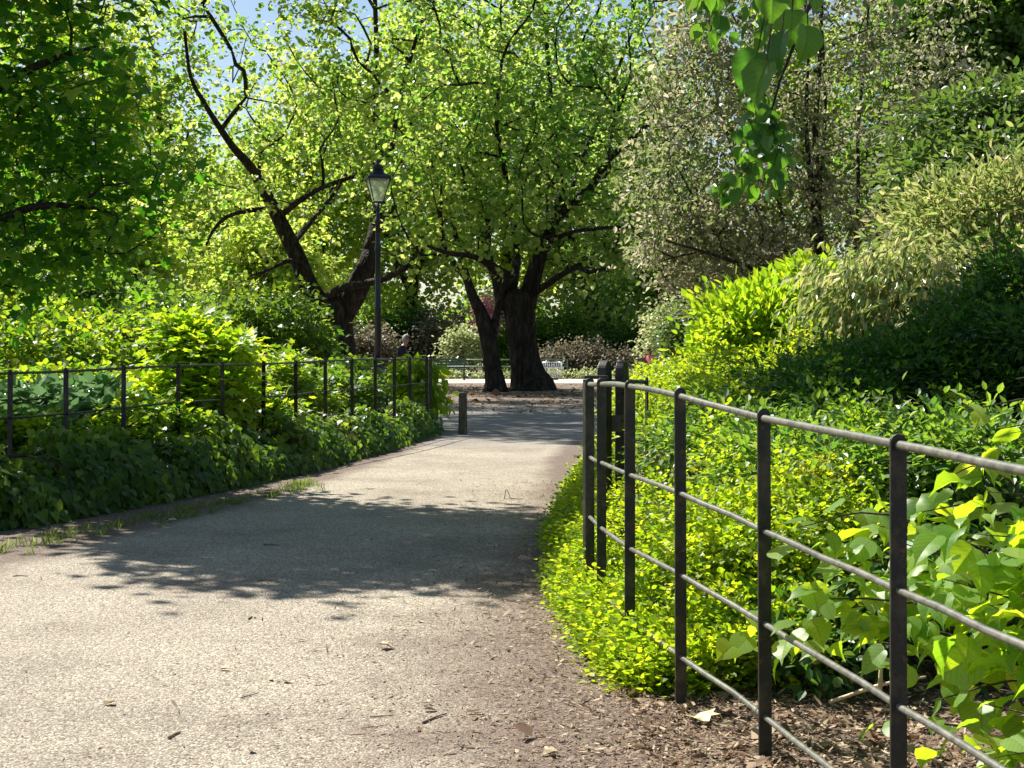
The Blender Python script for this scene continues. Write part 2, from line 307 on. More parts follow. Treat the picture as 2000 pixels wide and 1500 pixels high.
# ------------------------------------------------------------------ leaves
def fan(outline, zf=.18, base_z=0.0):
    """leaf outline (x,y) folded along the midrib; centre vertex fan"""
    o = np.array(outline, float); c = np.array([[0, .45]]); V = np.vstack([c, o]); z = np.abs(V[:, 0]) * zf
    z -= (V[:, 1] - .3) ** 2 * .25
    V = np.c_[V, z]; k = len(o); F = [(0, 1 + i, 1 + (i + 1) % k) for i in range(k)]; return V, np.array(F)
T_KITE = (np.array([(0, 0, 0), (.36, .45, .10), (0, 1, -.06), (-.36, .45, .10)]), np.array([(0, 1, 2), (0, 2, 3)]))
T_WIDE = (np.array([(0, 0, 0), (.5, .35, .12), (.28, .8, .02), (0, 1, -.1), (-.28, .8, .02), (-.5, .35, .12)]), np.array([(0, 1, 2), (0, 2, 3), (0, 3, 4), (0, 4, 5)]))
T_OVAL = (np.array([(0, 0, 0), (.24, .25, .07), (.26, .6, .05), (0, 1, -.10), (-.26, .6, .05), (-.24, .25, .07)]), np.array([(0, 1, 2), (0, 2, 3), (0, 3, 4), (0, 4, 5)]))
T_NARROW = (np.array([(0, 0, 0), (.13, .25, .04), (.13, .62, .03), (0, 1, -.22), (-.13, .62, .03), (-.13, .25, .04)]), np.array([(0, 1, 2), (0, 2, 3), (0, 3, 4), (0, 4, 5)]))
T_LANCE = (np.array([(0, 0, 0), (.12, .35, .04), (0, 1, -.22), (-.12, .35, .04)]), np.array([(0, 1, 2), (0, 2, 3)]))
T_LOBED = fan([(0, 0), (.16, .12), (.48, .06), (.36, .30), (.62, .52), (.30, .56), (.22, .74), (0, 1.05), (-.22, .74), (-.30, .56), (-.62, .52), (-.36, .30), (-.48, .06), (-.16, .12)])
T_IVY = fan([(0, .06), (.20, -.04), (.44, .16), (.34, .42), (.20, .62), (0, 1.0), (-.20, .62), (-.34, .42), (-.44, .16), (-.20, -.04)], .15)
T_BLADE = (np.array([(-.03, 0, 0), (.03, 0, 0), (.02, .6, .06), (0, 1, .22)]), np.array([(0, 1, 2), (0, 2, 3)]))
def heart():
    pr = [(0, .0), (.11, -.03), (.23, -.01), (.34, .08), (.40, .21), (.41, .36), (.37, .51), (.29, .65), (.18, .77), (.06, .87), (0, 1.06)]
    V = []; F = []
    ys = [.0, .06, .12, .2, .3, .4, .52, .65, .78, .9, 1.04]
    n = len(pr)
    for s in (1, -1):
        b = len(V)
        for (x, y), yc in zip(pr, ys):
            V.append((0, yc)); V.append((s * x * .55, y * .5 + yc * .5)); V.append((s * x, y))
        for i in range(n - 1):
            for j in range(2):
                a = b + i * 3 + j; c = a + 3
                F += [(a, a + 1, c + 1), (a, c + 1, c)] if s > 0 else [(a, c + 1, a + 1), (a, c, c + 1)]
    V = np.array(V); z = .30 * np.abs(V[:, 0]) - .42 * (V[:, 1] - .35) ** 2 - .35 * np.abs(V[:, 0]) ** 2.2 + .02 * np.sin(V[:, 1] * 22) * np.abs(V[:, 0]) * 2
    return np.c_[V, z], np.array(F)
T_HEART = heart()

def norm(a): return a / (np.linalg.norm(a, axis=-1, keepdims=True) + 1e-9)
def leaf_geo(C, D, N, L, T, rng, v=None, jit=.18):
    """C centres, D growth direction, N upward normal, L lengths"""
    TV, TF = T; D = norm(D); Sd = norm(np.cross(D, N)); Nn = np.cross(Sd, D); n = len(C)
    Lx = L * (1 + jit * rng.normal(size=n)); wx = Lx * (1 + .12 * rng.normal(size=n))
    V = C[:, None] + wx[:, None, None] * TV[None, :, 0:1] * Sd[:, None] + Lx[:, None, None] * TV[None, :, 1:2] * D[:, None] + (Lx * (1 + .6 * rng.normal(size=n)))[:, None, None] * TV[None, :, 2:3] * Nn[:, None]
    k = len(TV); F = (np.arange(n) * k)[:, None, None] + TF[None]
    if v is None: v = rng.random(n)
    return V.reshape(-1, 3), F.reshape(-1, 3), np.repeat(np.clip(v, 0, 1), k)
def leaf_object(name, parts, mat, parent=None, extra=None):
    V = []; F = []; A = []; b = 0
    for v, f, a in parts: V.append(v); F.append(f + b); A.append(a); b += len(v)
    at = {'v': np.concatenate(A)}
    if extra: at.update(extra)
    return link(name, raw_mesh(name, np.vstack(V), np.vstack(F), at), mat, parent)

def rdir(rng, n): return norm(rng.normal(size=(n, 3)))

def clumps_to_leaves(rng, cc, outw, per, sig, L, T, up=.8, droop=.3, cv=None, rnd=.6, follow=.5, lv=.22, jit=.18):
    """cc clump centres, outw outward dirs, per leaves per clump"""
    m = len(cc); idx = np.repeat(np.arange(m), per); n = len(idx)
    off = rng.normal(size=(n, 3)) * np.array([1, 1, .7]); Cn = cc[idx] + off * (sig if np.isscalar(sig) else sig[idx][:, None])
    D = norm(outw[idx] * follow + norm(off) * .6 + rdir(rng, n) * rnd + np.array([0, 0, -droop]))
    N = np.array([0, 0, up]) + outw[idx] * .3 + rdir(rng, n) * rnd
    if cv is None: cv = rng.random(m)
    v = cv[idx] * .75 + .12 + lv * rng.normal(size=n)
    return leaf_geo(Cn, D, N, np.full(n, L), T, rng, v, jit)

def bush(name, label, cat, blobs, nleaf, L, T, mat, seed, per=14, sig=.10, group=None, stems=10, stem_r=.012, stem_mat=None, up=.8, droop=.3, inner=.45, rnd=.6, zmin=.03, hang=0.0, follow=.5, bark=None):
    rng = np.random.default_rng(seed)
    blobs = np.array(blobs, float); c0 = blobs[:, :3].mean(0); rt = root(name, (c0[0], c0[1], 0), label, cat, group)
    wts = (blobs[:, 3] * blobs[:, 4] + blobs[:, 3] * blobs[:, 5] + blobs[:, 4] * blobs[:, 5]); wts /= wts.sum()
    m = max(8, nleaf // per); bi = rng.choice(len(blobs), m, p=wts); d = rdir(rng, m); d[:, 2] = np.where(rng.random(m) < .7, np.abs(d[:, 2]), d[:, 2])
    rad = inner + (1 - inner) * rng.random(m) ** .5; rad *= 1 + .10 * rng.normal(size=m); q_ = rng.random(4) * 6; rad *= 1 + .13 * np.sin(5 * d[:, 0] + q_[0] + bi) + .11 * np.sin(7 * d[:, 2] + 4 * d[:, 1] + q_[1]) + .07 * np.sin(12 * d[:, 0] - 9 * d[:, 2] + q_[2])
    cc = blobs[bi, :3] + d * blobs[bi, 3:6] * rad[:, None]
    cc[:, 2] = np.maximum(cc[:, 2], zmin + .02)
    outw = norm(d / blobs[bi, 3:6])
    g = clumps_to_leaves(rng, cc, outw, per, sig, L, T, up, droop, rnd=rnd, follow=follow)
    V = g[0]; V[:, 2] = np.maximum(V[:, 2], .006 + .01 * rng.random(len(V)))
    leaf_object('foliage', [g], mat, rt)
    if stems:
        mb = MB(); pick = rng.choice(m, min(stems, m), replace=False)
        for i in pick:
            b = blobs[bi[i]]; s = np.array([c0[0], c0[1], 0.0]); e = cc[i]
            mid = s * .45 + e * .55 + rng.normal(size=3) * .08; mid[2] = max(.05, s[2] * .3 + e[2] * .55)
            p, r = smooth_path([s, mid, e], [stem_r, stem_r * .7, stem_r * .25], .12); mb.tube(p, r, 5)
        mb.lathe([(stem_r * 3, -.05), (stem_r * 2.4, .03), (stem_r, .07)], (c0[0], c0[1], 0), 7)
        mb.build('stem', stem_mat or BARK_T, rt, True)
    return rt

def tree(name, label, base, limbs, crowns, ntips, per, L, T, mat, seed, bark=None, sig=.42, seg=.6, tipr=.016, group=None, up=.7, droop=.35, cat='tree', rnd=.7, limb_sides=12, ridge=.0, flare=None, bare=None, inner=0.0, sides=5, keep=None, powr=.46):
    """limbs: list of (points, radii); crowns: ellipsoids (x,y,z,rx,ry,rz,weight)"""
    rng = np.random.default_rng(seed); bark = bark or BARK
    rt = root(name, base, label, cat, group)
    mb = MB(); nodes = []; par = []; tang = []; limbr = []
    for pts, rad in limbs:
        p, r = smooth_path(pts, rad, .35 if max(rad) > .1 else .25)
        if ridge and rad[0] > .25:
            mb.tube(p, r, 28, True, .012, rng, ridge)
        else: mb.tube(p, r, limb_sides if max(rad) > .1 else 8, True, .03, rng)
        T_, _, _ = frames(p)
        for i in range(len(p)):
            nodes.append(p[i]); tang.append(T_[i]); par.append(-1); limbr.append(r[i])
    cw = np.array(crowns, float); wt = cw[:, 6] / cw[:, 6].sum(); bi = rng.choice(len(cw), ntips, p=wt)
    d = rdir(rng, ntips); rr = (inner ** 3 + (1 - inner ** 3) * rng.random(ntips)) ** (1 / 3)
    tips = cw[bi, :3] + d * cw[bi, 3:6] * rr[:, None]
    if keep is not None: tips = tips[keep(tips)]
    nod = np.array(nodes); nl = len(nod)
    # only attach beyond the lower trunk
    dist = np.array([np.min(np.linalg.norm(nod - t, axis=1)) for t in tips]); order = np.argsort(dist)
    NA = np.zeros((nl + len(tips) * 14, 3)); NA[:nl] = nod; TA = np.zeros_like(NA); TA[:nl] = np.array(tang)
    PA = np.full(len(NA), -1, int); RA = np.zeros(len(NA)); RA[:nl] = limbr; cnt = nl; paths = []; minz = np.percentile(nod[:, 2], 12)
    okk = np.zeros(len(NA), bool); okk[:nl] = nod[:, 2] > minz
    for ti in order:
        t = tips[ti]; dv = t - NA[:cnt]; dd = np.linalg.norm(dv, axis=1)
        cost = dd + .7 * np.maximum(0, -dv[:, 2]) - .25 * np.einsum('ij,ij->i', dv, TA[:cnt]); cost[~okk[:cnt]] += 50
        q = int(np.argmin(cost)); D_ = dd[q]; k = int(np.clip(math.ceil(D_ / seg), 2, 13))
        t0 = norm(TA[q] * .5 + dv[q] / (D_ + 1e-6) * .8) * D_ ; t1 = norm(dv[q] / (D_ + 1e-6) + np.array([0, 0, .15])) * D_ * .8
        ids = [q]; s = np.linspace(0, 1, k + 1)[1:]
        for u in s:
            h = (2 * u ** 3 - 3 * u ** 2 + 1) * NA[q] + (u ** 3 - 2 * u ** 2 + u) * t0 + (-2 * u ** 3 + 3 * u ** 2) * t + (u ** 3 - u ** 2) * t1
            h = h + rng.normal(size=3) * D_ * .025 * (u < 1)
            NA[cnt] = h; TA[cnt] = norm(h - NA[ids[-1]]); PA[cnt] = ids[-1]; okk[cnt] = True; ids.append(cnt); cnt += 1
        paths.append(ids)
    load = np.zeros(cnt); 
    for ids in paths: load[ids[-1]] += 1
    for i in range(cnt - 1, nl - 1, -1): load[PA[i]] += load[i]
    rad = np.maximum(tipr, tipr * np.maximum(load, 1) ** powr); rad[:nl] = np.array(limbr)
    for i in range(nl, cnt): rad[i] = min(rad[i], rad[PA[i]] * (.8 if PA[i] < nl else .985))
    Vs = []; Fs = []; b = 0
    for ids in paths:
        r = rad[ids].copy(); r[0] = min(r[0] * .9, r[1] * 1.25); r[-1] *= .5
        v, f = tube(NA[ids], r, sides); Vs.append(v); Fs.append(f + b); b += len(v)
    bb = len(mb.v); mb.v += [tuple(q) for q in np.vstack(Vs).tolist()]; mb.f += [tuple(q) for q in (np.vstack(Fs) + bb).tolist()]
    mb.build('trunk', bark, rt, True)
    ends = np.array([NA[i[-1]] for i in paths]); mids = np.array([NA[i[-2]] for i in paths]); ow = np.array([TA[i[-1]] for i in paths])
    cc = np.vstack([ends, mids[::2] * .5 + ends[::2] * .5 + rng.normal(size=(len(mids[::2]), 3)) * sig * .5]); ow = np.vstack([ow, ow[::2]])
    cv = rng.random(len(cc))
    # break every tip into small tufts
    tf = 6; idx = np.repeat(np.arange(len(cc)), tf); tc = cc[idx] + rng.normal(size=(len(idx), 3)) * sig * np.array([1, 1, .75]); tv = np.clip(cv[idx] + .2 * rng.normal(size=len(idx)), 0, 1)
    g = clumps_to_leaves(rng, tc, norm(ow[idx] + .5 * rdir(rng, len(idx))), max(1, per // tf), sig * .32, L, T, up, droop, tv, rnd, jit=.3)
    leaf_object('crown', [g], mat, rt)
    return rt

# ------------------------------------------------------------------ setting: ground, path, promenade
def sheet(name, rows, mat, attrs=None):
    """rows: list of equal-length point rows"""
    A = np.array(rows, float); m, k = A.shape[:2]; V = A.reshape(-1, 3); i = np.arange(m - 1)[:, None] * k; j = np.arange(k - 1)[None]
    F = np.stack([i + j, i + j + 1, i + k + j + 1, i + k + j], -1).reshape(-1, 4)
    o = link(name, raw_mesh(name, V, F, attrs), mat); o['kind'] = 'structure'; return o
sheet('ground', [[(x, y, 0) for x in np.linspace(-300, 300, 25)] for y in np.linspace(-60, 600, 25)], M_SOIL)
LE = np.array([(-6, -3.6), (4, -3.6), (10, -3.33), (14.7, -2.25), (18.3, -1.75), (24, -1.15), (27, -1.3), (29, -4), (32, -10), (60, -14)])
RE = np.array([(-6, .9), (3, .55), (5.1, .40), (7, .36), (11.2, .42), (18.7, .62), (22.7, 1.0), (25, 3), (28, 9), (60, 14)])
ys = np.concatenate([np.arange(-6, 30, .25), np.arange(30, 57.01, .6)]); rows = []; soil = []; tar = []; lit = []
TT = np.concatenate([[-1.0, -.5, -.2], np.linspace(0, 1, 61), [1.1, 1.4, 1.8, 2.4]])
for y in ys:
    a = np.interp(y, LE[:, 0], LE[:, 1]); b = np.interp(y, RE[:, 0], RE[:, 1]); row = []
    for t in TT:
        x = a + t * .9 if t < 0 else (b + (t - 1) * 2.2 if t > 1 else a + (b - a) * t); er = b - x; el = x - a
        s = np.clip(1 - er / np.interp(y, [4, 8, 12, 20], [1.5, 1.1, .6, .3]), 0, 1.35) * np.interp(y, [22, 25], [1, 0]); s = max(s, np.clip(1 - el / .35, 0, 1.35) * np.interp(y, [23, 25], [1, 0]))
        soil.append(.2 + .42 * s); tar.append(float(np.clip((y - 20) / 4, 0, 1)) * .75); lit.append(float(np.clip((y - 30) / 7, 0, 1)) * .42); row.append((x, y, .004))
    rows.append(row)
sheet('path', rows, M_PATH, {'soil': soil, 'tarmac': tar, 'litter': lit})
sheet('promenade', [[(x, y, .008) for x in np.linspace(-60, 60, 13)] for y in (57.02, 60, 64)], M_PROM)

# ------------------------------------------------------------------ right estate fence
RAILZ = [1.168, .785, .47, .155]
def bar_post(mb, base, top, tangent, w=.048, t=.011):
    """flat bar with a half-round head; the broad face stands across the run of the fence"""
    a = np.array([-tangent[1], tangent[0], 0.0]); tt = np.array([tangent[0], tangent[1], 0.0]); base = np.array(base, float); top = np.array(top, float)
    n = 9; prof = [(-w / 2, 0)] + [(w / 2 * math.cos(math.pi - math.pi * k / (n - 1)), 1) for k in range(n)] + [(w / 2, 0)]
    V = []
    for s in (-t / 2, t / 2):
        for i, (x, q) in enumerate(prof):
            if q == 0: p = base + a * x
            else:
                h = w / 2 * math.sin(math.pi * (i - 1) / (n - 1)); p = top + a * x + np.array([0, 0, h - w / 2])
            V.append(p + tt * s)
    k = len(prof); F = [tuple(range(k))[::-1], tuple(range(k, 2 * k))] + [(i, (i + 1) % k, k + (i + 1) % k, k + i) for i in range(k)]
    mb.add(V, F)
def fence(name, label, pts, H, rails, railr, pm, rm, seed, group=None, w=.048, lean=.0, names=('post', 'rail')):
    rng = np.random.default_rng(seed); pts = np.array(pts, float)
    rt = root(name, pts[0] * [1, 1, 0], label, 'fence', group)
    T_ = norm(np.gradient(pts[:, :2], axis=0))
    tops = []
    for i, p in enumerate(pts):
        mb = MB(); ln = rng.normal(size=2) * lean; top = p + np.array([ln[0], ln[1], H]); bar_post(mb, p - [0, 0, .15], top, T_[i], w); tops.append(top)
        mb.build(names[0], pm, rt, False, .0015)
    for z, r in zip(rails, railr):
        ctrl = [p + np.array([0, 0, z]) + (t - p - [0, 0, H]) * z / H + np.array([0, 0, rng.normal() * .003]) for p, t in zip(pts, tops)]
        q, rr = smooth_path(ctrl, [r] * len(ctrl), .25); q = q + rng.normal(size=q.shape) * .0018
        mb = MB(); mb.tube(q, rr, 12); 
        mb.build(names[1], rm, rt, True)
    return rt
rf = []
for x, top, Pp in [(1755, 847, 875), (1495, 797, 693), (1330, 757, 603), (1230, 742, 538), (1175, 738, 481), (1153, 738, 448)]:
    Y = FPX * 1.2 / Pp; rf.append(((x - 1000) * Y / FPX, Y, EYE - (top - HZ) * Y / FPX - 1.2))
rf = [(1.36, 2.0, -.04), (1.19, 3.08, -.05)] + rf
fence('metal_fence', 'black flat bar fence with grey round rails curving through the right foreground', rf, 1.2, RAILZ, [.0125, .0102, .0102, .0102], M_POST, M_RAIL, 3, w=.046, lean=.003)

# left estate fence
lx = [18, 130, 240, 348, 435, 515, 578, 636, 688, 733, 770, 802, 834]
lp = []
for i, x in enumerate(lx):
    D = 13 + .917 * i; topy = [722, 718, 712, 708, 706, 705, 703, 700, 699, 698, 697, 697, 696][i]
    lp.append(((x - 1000) * D / FPX, D, EYE - (topy - HZ) * D / FPX - 1.2))
lp = [(-4.9, 10.9, -.02), (-4.55, 11.95, 0)] + lp
fence('metal_fence', 'long dark fence with thin rails standing in ivy left of the path', lp, 1.2, RAILZ, [.0115, .0095, .0095, .0095], M_POST, M_RAILD, 5, lean=.008)
fence('metal_fence', 'short dark fence turning away behind the lamp post at the ivy fence end', [P(841, 708, 24.6) * [1, 1, 0], P(780, 700, 26.5) * [1, 1, 0], P(700, 700, 28.5) * [1, 1, 0], P(665, 700, 30.5) * [1, 1, 0], P(630, 700, 32.5) * [1, 1, 0]], 1.2, RAILZ[:3], [.014, .011, .011], M_POST, M_RAILD, 6)

# round-headed gate posts behind the right fence end
def gate_post(px, D, topy, label, latch=False):
    top = P(px, topy, D); rt = root('gate_post', (top[0], top[1], 0), label, 'gate post', 'round headed gate posts')
    w_, t_ = .155, .052; n = 15; a = R(72); wv = np.array([math.cos(a), math.sin(a), 0]) ; tv = np.array([-math.sin(a), math.cos(a), 0]) * -1
    zc = top[2] - w_ / 2; V = []
    prof = [(-w_ / 2, 0.0)] + [(-w_ / 2 * math.cos(math.pi * k / (n - 1)), zc + w_ / 2 * math.sin(math.pi * k / (n - 1))) for k in range(n)] + [(w_ / 2, 0.0)]
    for s in (-t_ / 2, t_ / 2):
        for x, z in prof: V.append(np.array([top[0], top[1], z]) + wv * x + tv * s)
    k = len(prof); mb = MB(); mb.add(V, [tuple(range(k)), tuple(range(k, 2 * k))[::-1]] + [(i, k + i, k + (i + 1) % k, (i + 1) % k) for i in range(k)])
    mb.build('post', M_POST, rt, False, .004)
    mb = MB(); mb.tube([np.array([top[0], top[1], top[2] - .19]) + np.array([0, -.10, 0]), np.array([top[0], top[1], top[2] - .19]) + np.array([0, .10, 0])], [.014, .014], 10); mb.build('bolt', M_POST, rt, True)
    if latch:
        mb = MB(); mb.box((top[0] + .075, top[1] - .02, .93), (.05, .06, .10), a); mb.box((top[0] + .11, top[1] - .02, .95), (.05, .02, .02), a); mb.build('latch', M_POST, rt, False, .003)
    return rt
gate_post(1181, 9.3, 704, 'left one of the two round headed black gate posts behind the right fence', True)
gate_post(1215, 9.5, 705, 'right one of the two round headed black gate posts, its curved head catching the sun')
fence('metal_fence', 'low rail fence running right from the round headed gate posts into the yellow green shrub', [(.60, 9.75, .02), (.86, 9.8, .0)], 1.2, RAILZ, [.013] * 4, M_POST, M_RAIL, 8)
# corner strainer beside the last post
cr = root('corner_post', (rf[-1][0] - .01, rf[-1][1] + .13, 0), 'square black corner post with flat bracket on top, ending the right fence', 'fence post')
mb = MB(); mb.box((rf[-1][0] - .004, rf[-1][1] + .13, .6), (.05, .05, 1.24), .2); mb.build('post', M_POST, cr, False, .003)
mb = MB(); mb.box((rf[-1][0] + .03, rf[-1][1] + .12, 1.232), (.13, .07, .018), .2); mb.build('bracket', M_POST, cr, False, .003)

# ------------------------------------------------------------------ bollard and lamp post
b0 = G(904, 849); rt = root('bollard', b0, 'weathered timber bollard standing on the path edge beyond the left fence', 'bollard')
mb = MB(); hb = .66
mb.lathe([(.074, -.1), (.072, .0), (.066, hb * .5), (.068, hb - .09), (.060, hb - .085), (.060, hb - .065), (.068, hb - .06), (.068, hb - .025), (.054, hb - .005), (.02, hb)], b0, 14); mb.build('post', M_WOOD, rt, True)

D = 36.0; X = (738 - 1000) * D / FPX
lamp = root('street_lamp', (X, D, 0), 'tall black lamp post with a four sided Victorian style glass lantern', 'street lamp')
mb = MB(); mb.lathe([(.17, 0), (.17, .10), (.145, .13), (.14, .75), (.155, .78), (.155, .84), (.12, .88), (.10, 1.0), (.115, 1.03), (.115, 1.07), (.085, 1.12)], (X, D, 0), 16); mb.build('base', M_LAMP, lamp, True)
mb = MB(); mb.lathe([(.085, 1.12), (.072, 2.2), (.088, 2.23), (.088, 2.28), (.070, 2.31), (.062, 3.6), (.08, 3.63), (.08, 3.7), (.062, 3.74), (.055, 4.25), (.085, 4.28), (.085, 4.32), (.05, 4.36), (.035, 4.5), (.03, 4.74)], (X, D, 0), 16); mb.build('column', M_LAMP, lamp, True)
mb = MB(); mb.tube([(X, D, 4.12), (X + .17, D, 4.13), (X + .2, D, 4.13)], [.014, .014, .022], 8); mb.build('ladder_bar', M_LAMP, lamp, True)
def lerp(a, b, t): return a + (b - a) * t
rz = R(14); z0, z1, r0, r1 = 4.76, 5.31, .155, .36
def corner(k, t, rr=1.0): a = rz + math.pi / 4 + k * math.pi / 2; r = lerp(r0, r1, t) * rr; return np.array([X + r * math.cos(a), D + r * math.sin(a), lerp(z0, z1, t)])
fr = MB()
for k in range(4):
    fr.tube([corner(k, 0), corner(k, 1)], [.012, .014], 6); fr.tube([corner(k, 0), corner(k + 1, 0)], [.018, .018], 6); fr.tube([corner(k, 1), corner(k + 1, 1)], [.02, .02], 6)
    fr.tube([corner(k, 0), np.array([X, D, 4.45])], [.009, .009], 6)
lf = fr.build('lantern_frame', M_LAMP, lamp, True)
for k in range(4):
    mb = MB(); mb.add([corner(k, .02, .96), corner(k + 1, .02, .96), corner(k + 1, .98, .96), corner(k, .98, .96)], [(0, 1, 2, 3)]); mb.build('glass_pane', M_GLASS, lamp)
mb = MB(); 
mb.lathe([(.385, z1 + .0), (.39, z1 + .03), (.29, z1 + .09), (.19, z1 + .13), (.15, z1 + .20)], (X, D, 0), 4, rz + math.pi / 4)
mb.build('lantern_roof', M_LAMP, lamp, False, .006)
mb = MB(); mb.lathe([(.13, z1 + .18), (.115, z1 + .24), (.135, z1 + .26), (.13, z1 + .30), (.06, z1 + .34), (.03, z1 + .36), (.045, z1 + .39), (.03, z1 + .43), (.008, z1 + .48)], (X, D, 0), 14); mb.build('finial', M_LAMP, lamp, True)
mb = MB(); mb.lathe([(.02, z0 + .02), (.03, z0 + .1), (.045, z0 + .2), (.035, z0 + .3), (.012, z0 + .33)], (X, D, 0), 10); mb.build('lamp_bulb', M_GLASS, lamp, True)

# ------------------------------------------------------------------ big plane trees
def PX(lst, D, dd=None):
    """[(px,py,width_px,(depth offset))] -> points, radii"""
    pts = []; r = []
    for e in lst:
        d = D + (e[3] if len(e) > 3 else 0); pts.append(P(e[0], e[1], d)); r.append(e[2] * d / FPX / 2)
    return pts, r
def G0(px, D, w): return [(px, HZ + EYE * FPX / D, w)]
def plane_keep(t):
    px = 1000 + FPX * t[:, 0] / t[:, 1]; py = HZ - FPX * (t[:, 2] - EYE) / t[:, 1]
    a = (px > 545) & (px < 745) & (py > 440); b = (px > 930) & (px < 1090) & (py > 500); c = py > 600
    return ~(a | b | c)
D = 54
left_limbs = [
    PX(G0(662, D, 100) + [(660, 735, 80), (658, 690, 68), (655, 640, 64), (652, 605, 72), (648, 585, 60), (640, 572, 20)], D),
    PX([(640, 618, 45), (620, 592, 44), (600, 558, 38), (583, 510, 33), (565, 470, 30), (543, 425, 27), (515, 370, 22), (488, 325, 18, -1), (455, 288, 14, -2), (420, 236, 11, -3), (392, 190, 9, -3.5), (372, 150, 7, -4), (360, 60, 6, -5)], D),
    PX([(668, 612, 48), (690, 575, 46), (706, 540, 44), (718, 510, 34), (728, 460, 24, 1), (742, 400, 20, 1.5), (748, 350, 17, 2), (738, 270, 15, 2), (733, 190, 13, 2), (735, 90, 10, 2), (730, -60, 8, 2)], D),
    PX([(632, 590, 18), (660, 566, 16, -1), (700, 556, 15, -1.5), (745, 546, 14, -2), (790, 524, 12, -3), (812, 505, 9, -3)], D),
    PX([(525, 408, 12), (480, 412, 9, -1), (440, 425, 8, -2), (415, 452, 6, -2), (402, 480, 4, -2.2)], D),
    PX([(543, 425, 14), (585, 392, 12, -1), (630, 366, 10, -1.5), (690, 345, 7, -2)], D),
    PX([(568, 480, 14), (600, 442, 11, 2), (650, 380, 9, 3), (700, 300, 7, 4)], D),
    PX([(745, 350, 14, 2), (765, 290, 11, 1), (775, 220, 10, 0), (800, 120, 8, -1), (830, 20, 6, -1)], D),
    PX([(718, 480, 16), (760, 420, 12, -2), (830, 330, 9, -3), (900, 240, 7, -4), (940, 170, 5, -4)], D),
    PX([(590, 515, 14), (560, 510, 9, -1), (530, 525, 6, -1), (490, 538, 4, -1.5)], D),
]
def cr_(px, py, D, rx, ry, rz_, w=None): p = P(px, py, D); return (*p, rx, ry, rz_, w or rx * rz_ * ry)
tree('plane_tree', 'massive dark forked plane tree behind the lamp post on the left', (left_limbs[0][0][0][0], D, 0), left_limbs,
     [cr_(600, 250, D, 4.9, 3.6, 4.6), cr_(560, -30, D, 6.0, 3.5, 3), cr_(790, 150, D - 1, 3.6, 3.2, 5.2), cr_(480, 470, D - 1, 2.6, 2, 1.7), cr_(790, 470, D - 1, 2.0, 2, 1.5), (-8, 44, 16, 5.5, 6, 2.4, 260), (-7.0, 35.5, 14.0, 4.4, 4.5, 1.7, 210)], 860, 26, .17, T_WIDE, L_PLANE, 11, sig=.36, ridge=.10, keep=plane_keep)  # last two ellipsoids: unseen front crown, added to shade the far ground
D = 48
mid_limbs = [
    PX(G0(1035, D, 104) + [(1035, 752, 84), (1030, 735, 68), (1024, 705, 58), (1018, 660, 54), (1014, 615, 58), (1012, 585, 66), (1010, 565, 50)], D),
    PX([(985, 605, 30), (975, 575, 22), (968, 545, 16), (958, 515, 14, 1), (952, 450, 12, 2), (958, 380, 10, 3), (950, 290, 8, 3)], D),
    PX([(1025, 600, 40), (1036, 560, 34), (1050, 510, 28), (1066, 472, 26), (1084, 432, 22, -.5), (1110, 400, 18, -1), (1150, 372, 14, -1.5), (1190, 310, 13, -2), (1238, 268, 11, -2), (1280, 222, 8, -2), (1310, 150, 6, -2)], D),
    PX([(1080, 445, 16), (1094, 372, 14, 1), (1090, 300, 12, 2), (1078, 220, 11, 2.5), (1070, 110, 9, 3), (1060, -40, 7, 3)], D),
    PX([(1105, 402, 10), (1140, 300, 10, 2), (1190, 180, 8, 3), (1235, 60, 6, 3)], D),
    PX([(1040, 575, 16), (1080, 548, 13, -1), (1125, 522, 11, -2), (1150, 532, 9, -2.5), (1195, 520, 6, -3)], D),
    PX([(1068, 475, 12), (1110, 456, 9, -2), (1165, 446, 8, -2.5), (1240, 443, 5, -3)], D),
    PX([(985, 570, 14), (965, 530, 12, -2), (930, 503, 11, -3), (875, 494, 9, -4), (835, 480, 6, -4)], D),
    PX([(1000, 570, 20), (1010, 500, 14, 1), (1000, 420, 12, 1), (985, 330, 10, 0), (970, 230, 8, -1), (980, 120, 6, -1)], D),
    PX([(1190, 310, 9, -2), (1200, 240, 8, -1), (1230, 150, 6, 0)], D),
]
tree('plane_tree', 'thick trunked plane tree with a flared base in the centre of the picture', (mid_limbs[0][0][0][0], D, 0), mid_limbs,
     [cr_(1030, 230, D, 4.6, 3.6, 4.0), cr_(1080, -20, D, 5.2, 3.5, 2.5), cr_(1180, 330, D - 1, 2.4, 2.5, 3.2), cr_(900, 380, D, 2.4, 2.5, 2.2), cr_(1190, 510, D - 1, 1.7, 1.6, .9), cr_(1000, 470, D - 1, 2.0, 1.6, .9)], 400, 26, .155, T_WIDE, L_PLANE2, 12, sig=.33, ridge=.11, keep=plane_keep)
D = 46.5
lean_limbs = [PX(G0(967, D, 52) + [(966, 745, 40), (961, 715, 33), (955, 670, 34), (948, 640, 32), (938, 608, 25), (924, 580, 20), (912, 545, 16, .5), (900, 500, 12, 1), (885, 440, 10, 1.5), (880, 370, 8, 2)], D),
              PX([(960, 650, 22), (968, 625, 16), (975, 590, 12, -.5), (990, 530, 9, -1)], D)]
tree('plane_tree', 'slimmer tree leaning left against the thick central trunk', (lean_limbs[0][0][0][0], D, 0), lean_limbs, [cr_(880, 440, D, 1.9, 2.2, 1.5), cr_(870, 300, D, 2.2, 2.4, 2)], 60, 30, .15, T_WIDE, L_PLANE, 13, sig=.36, ridge=.04)

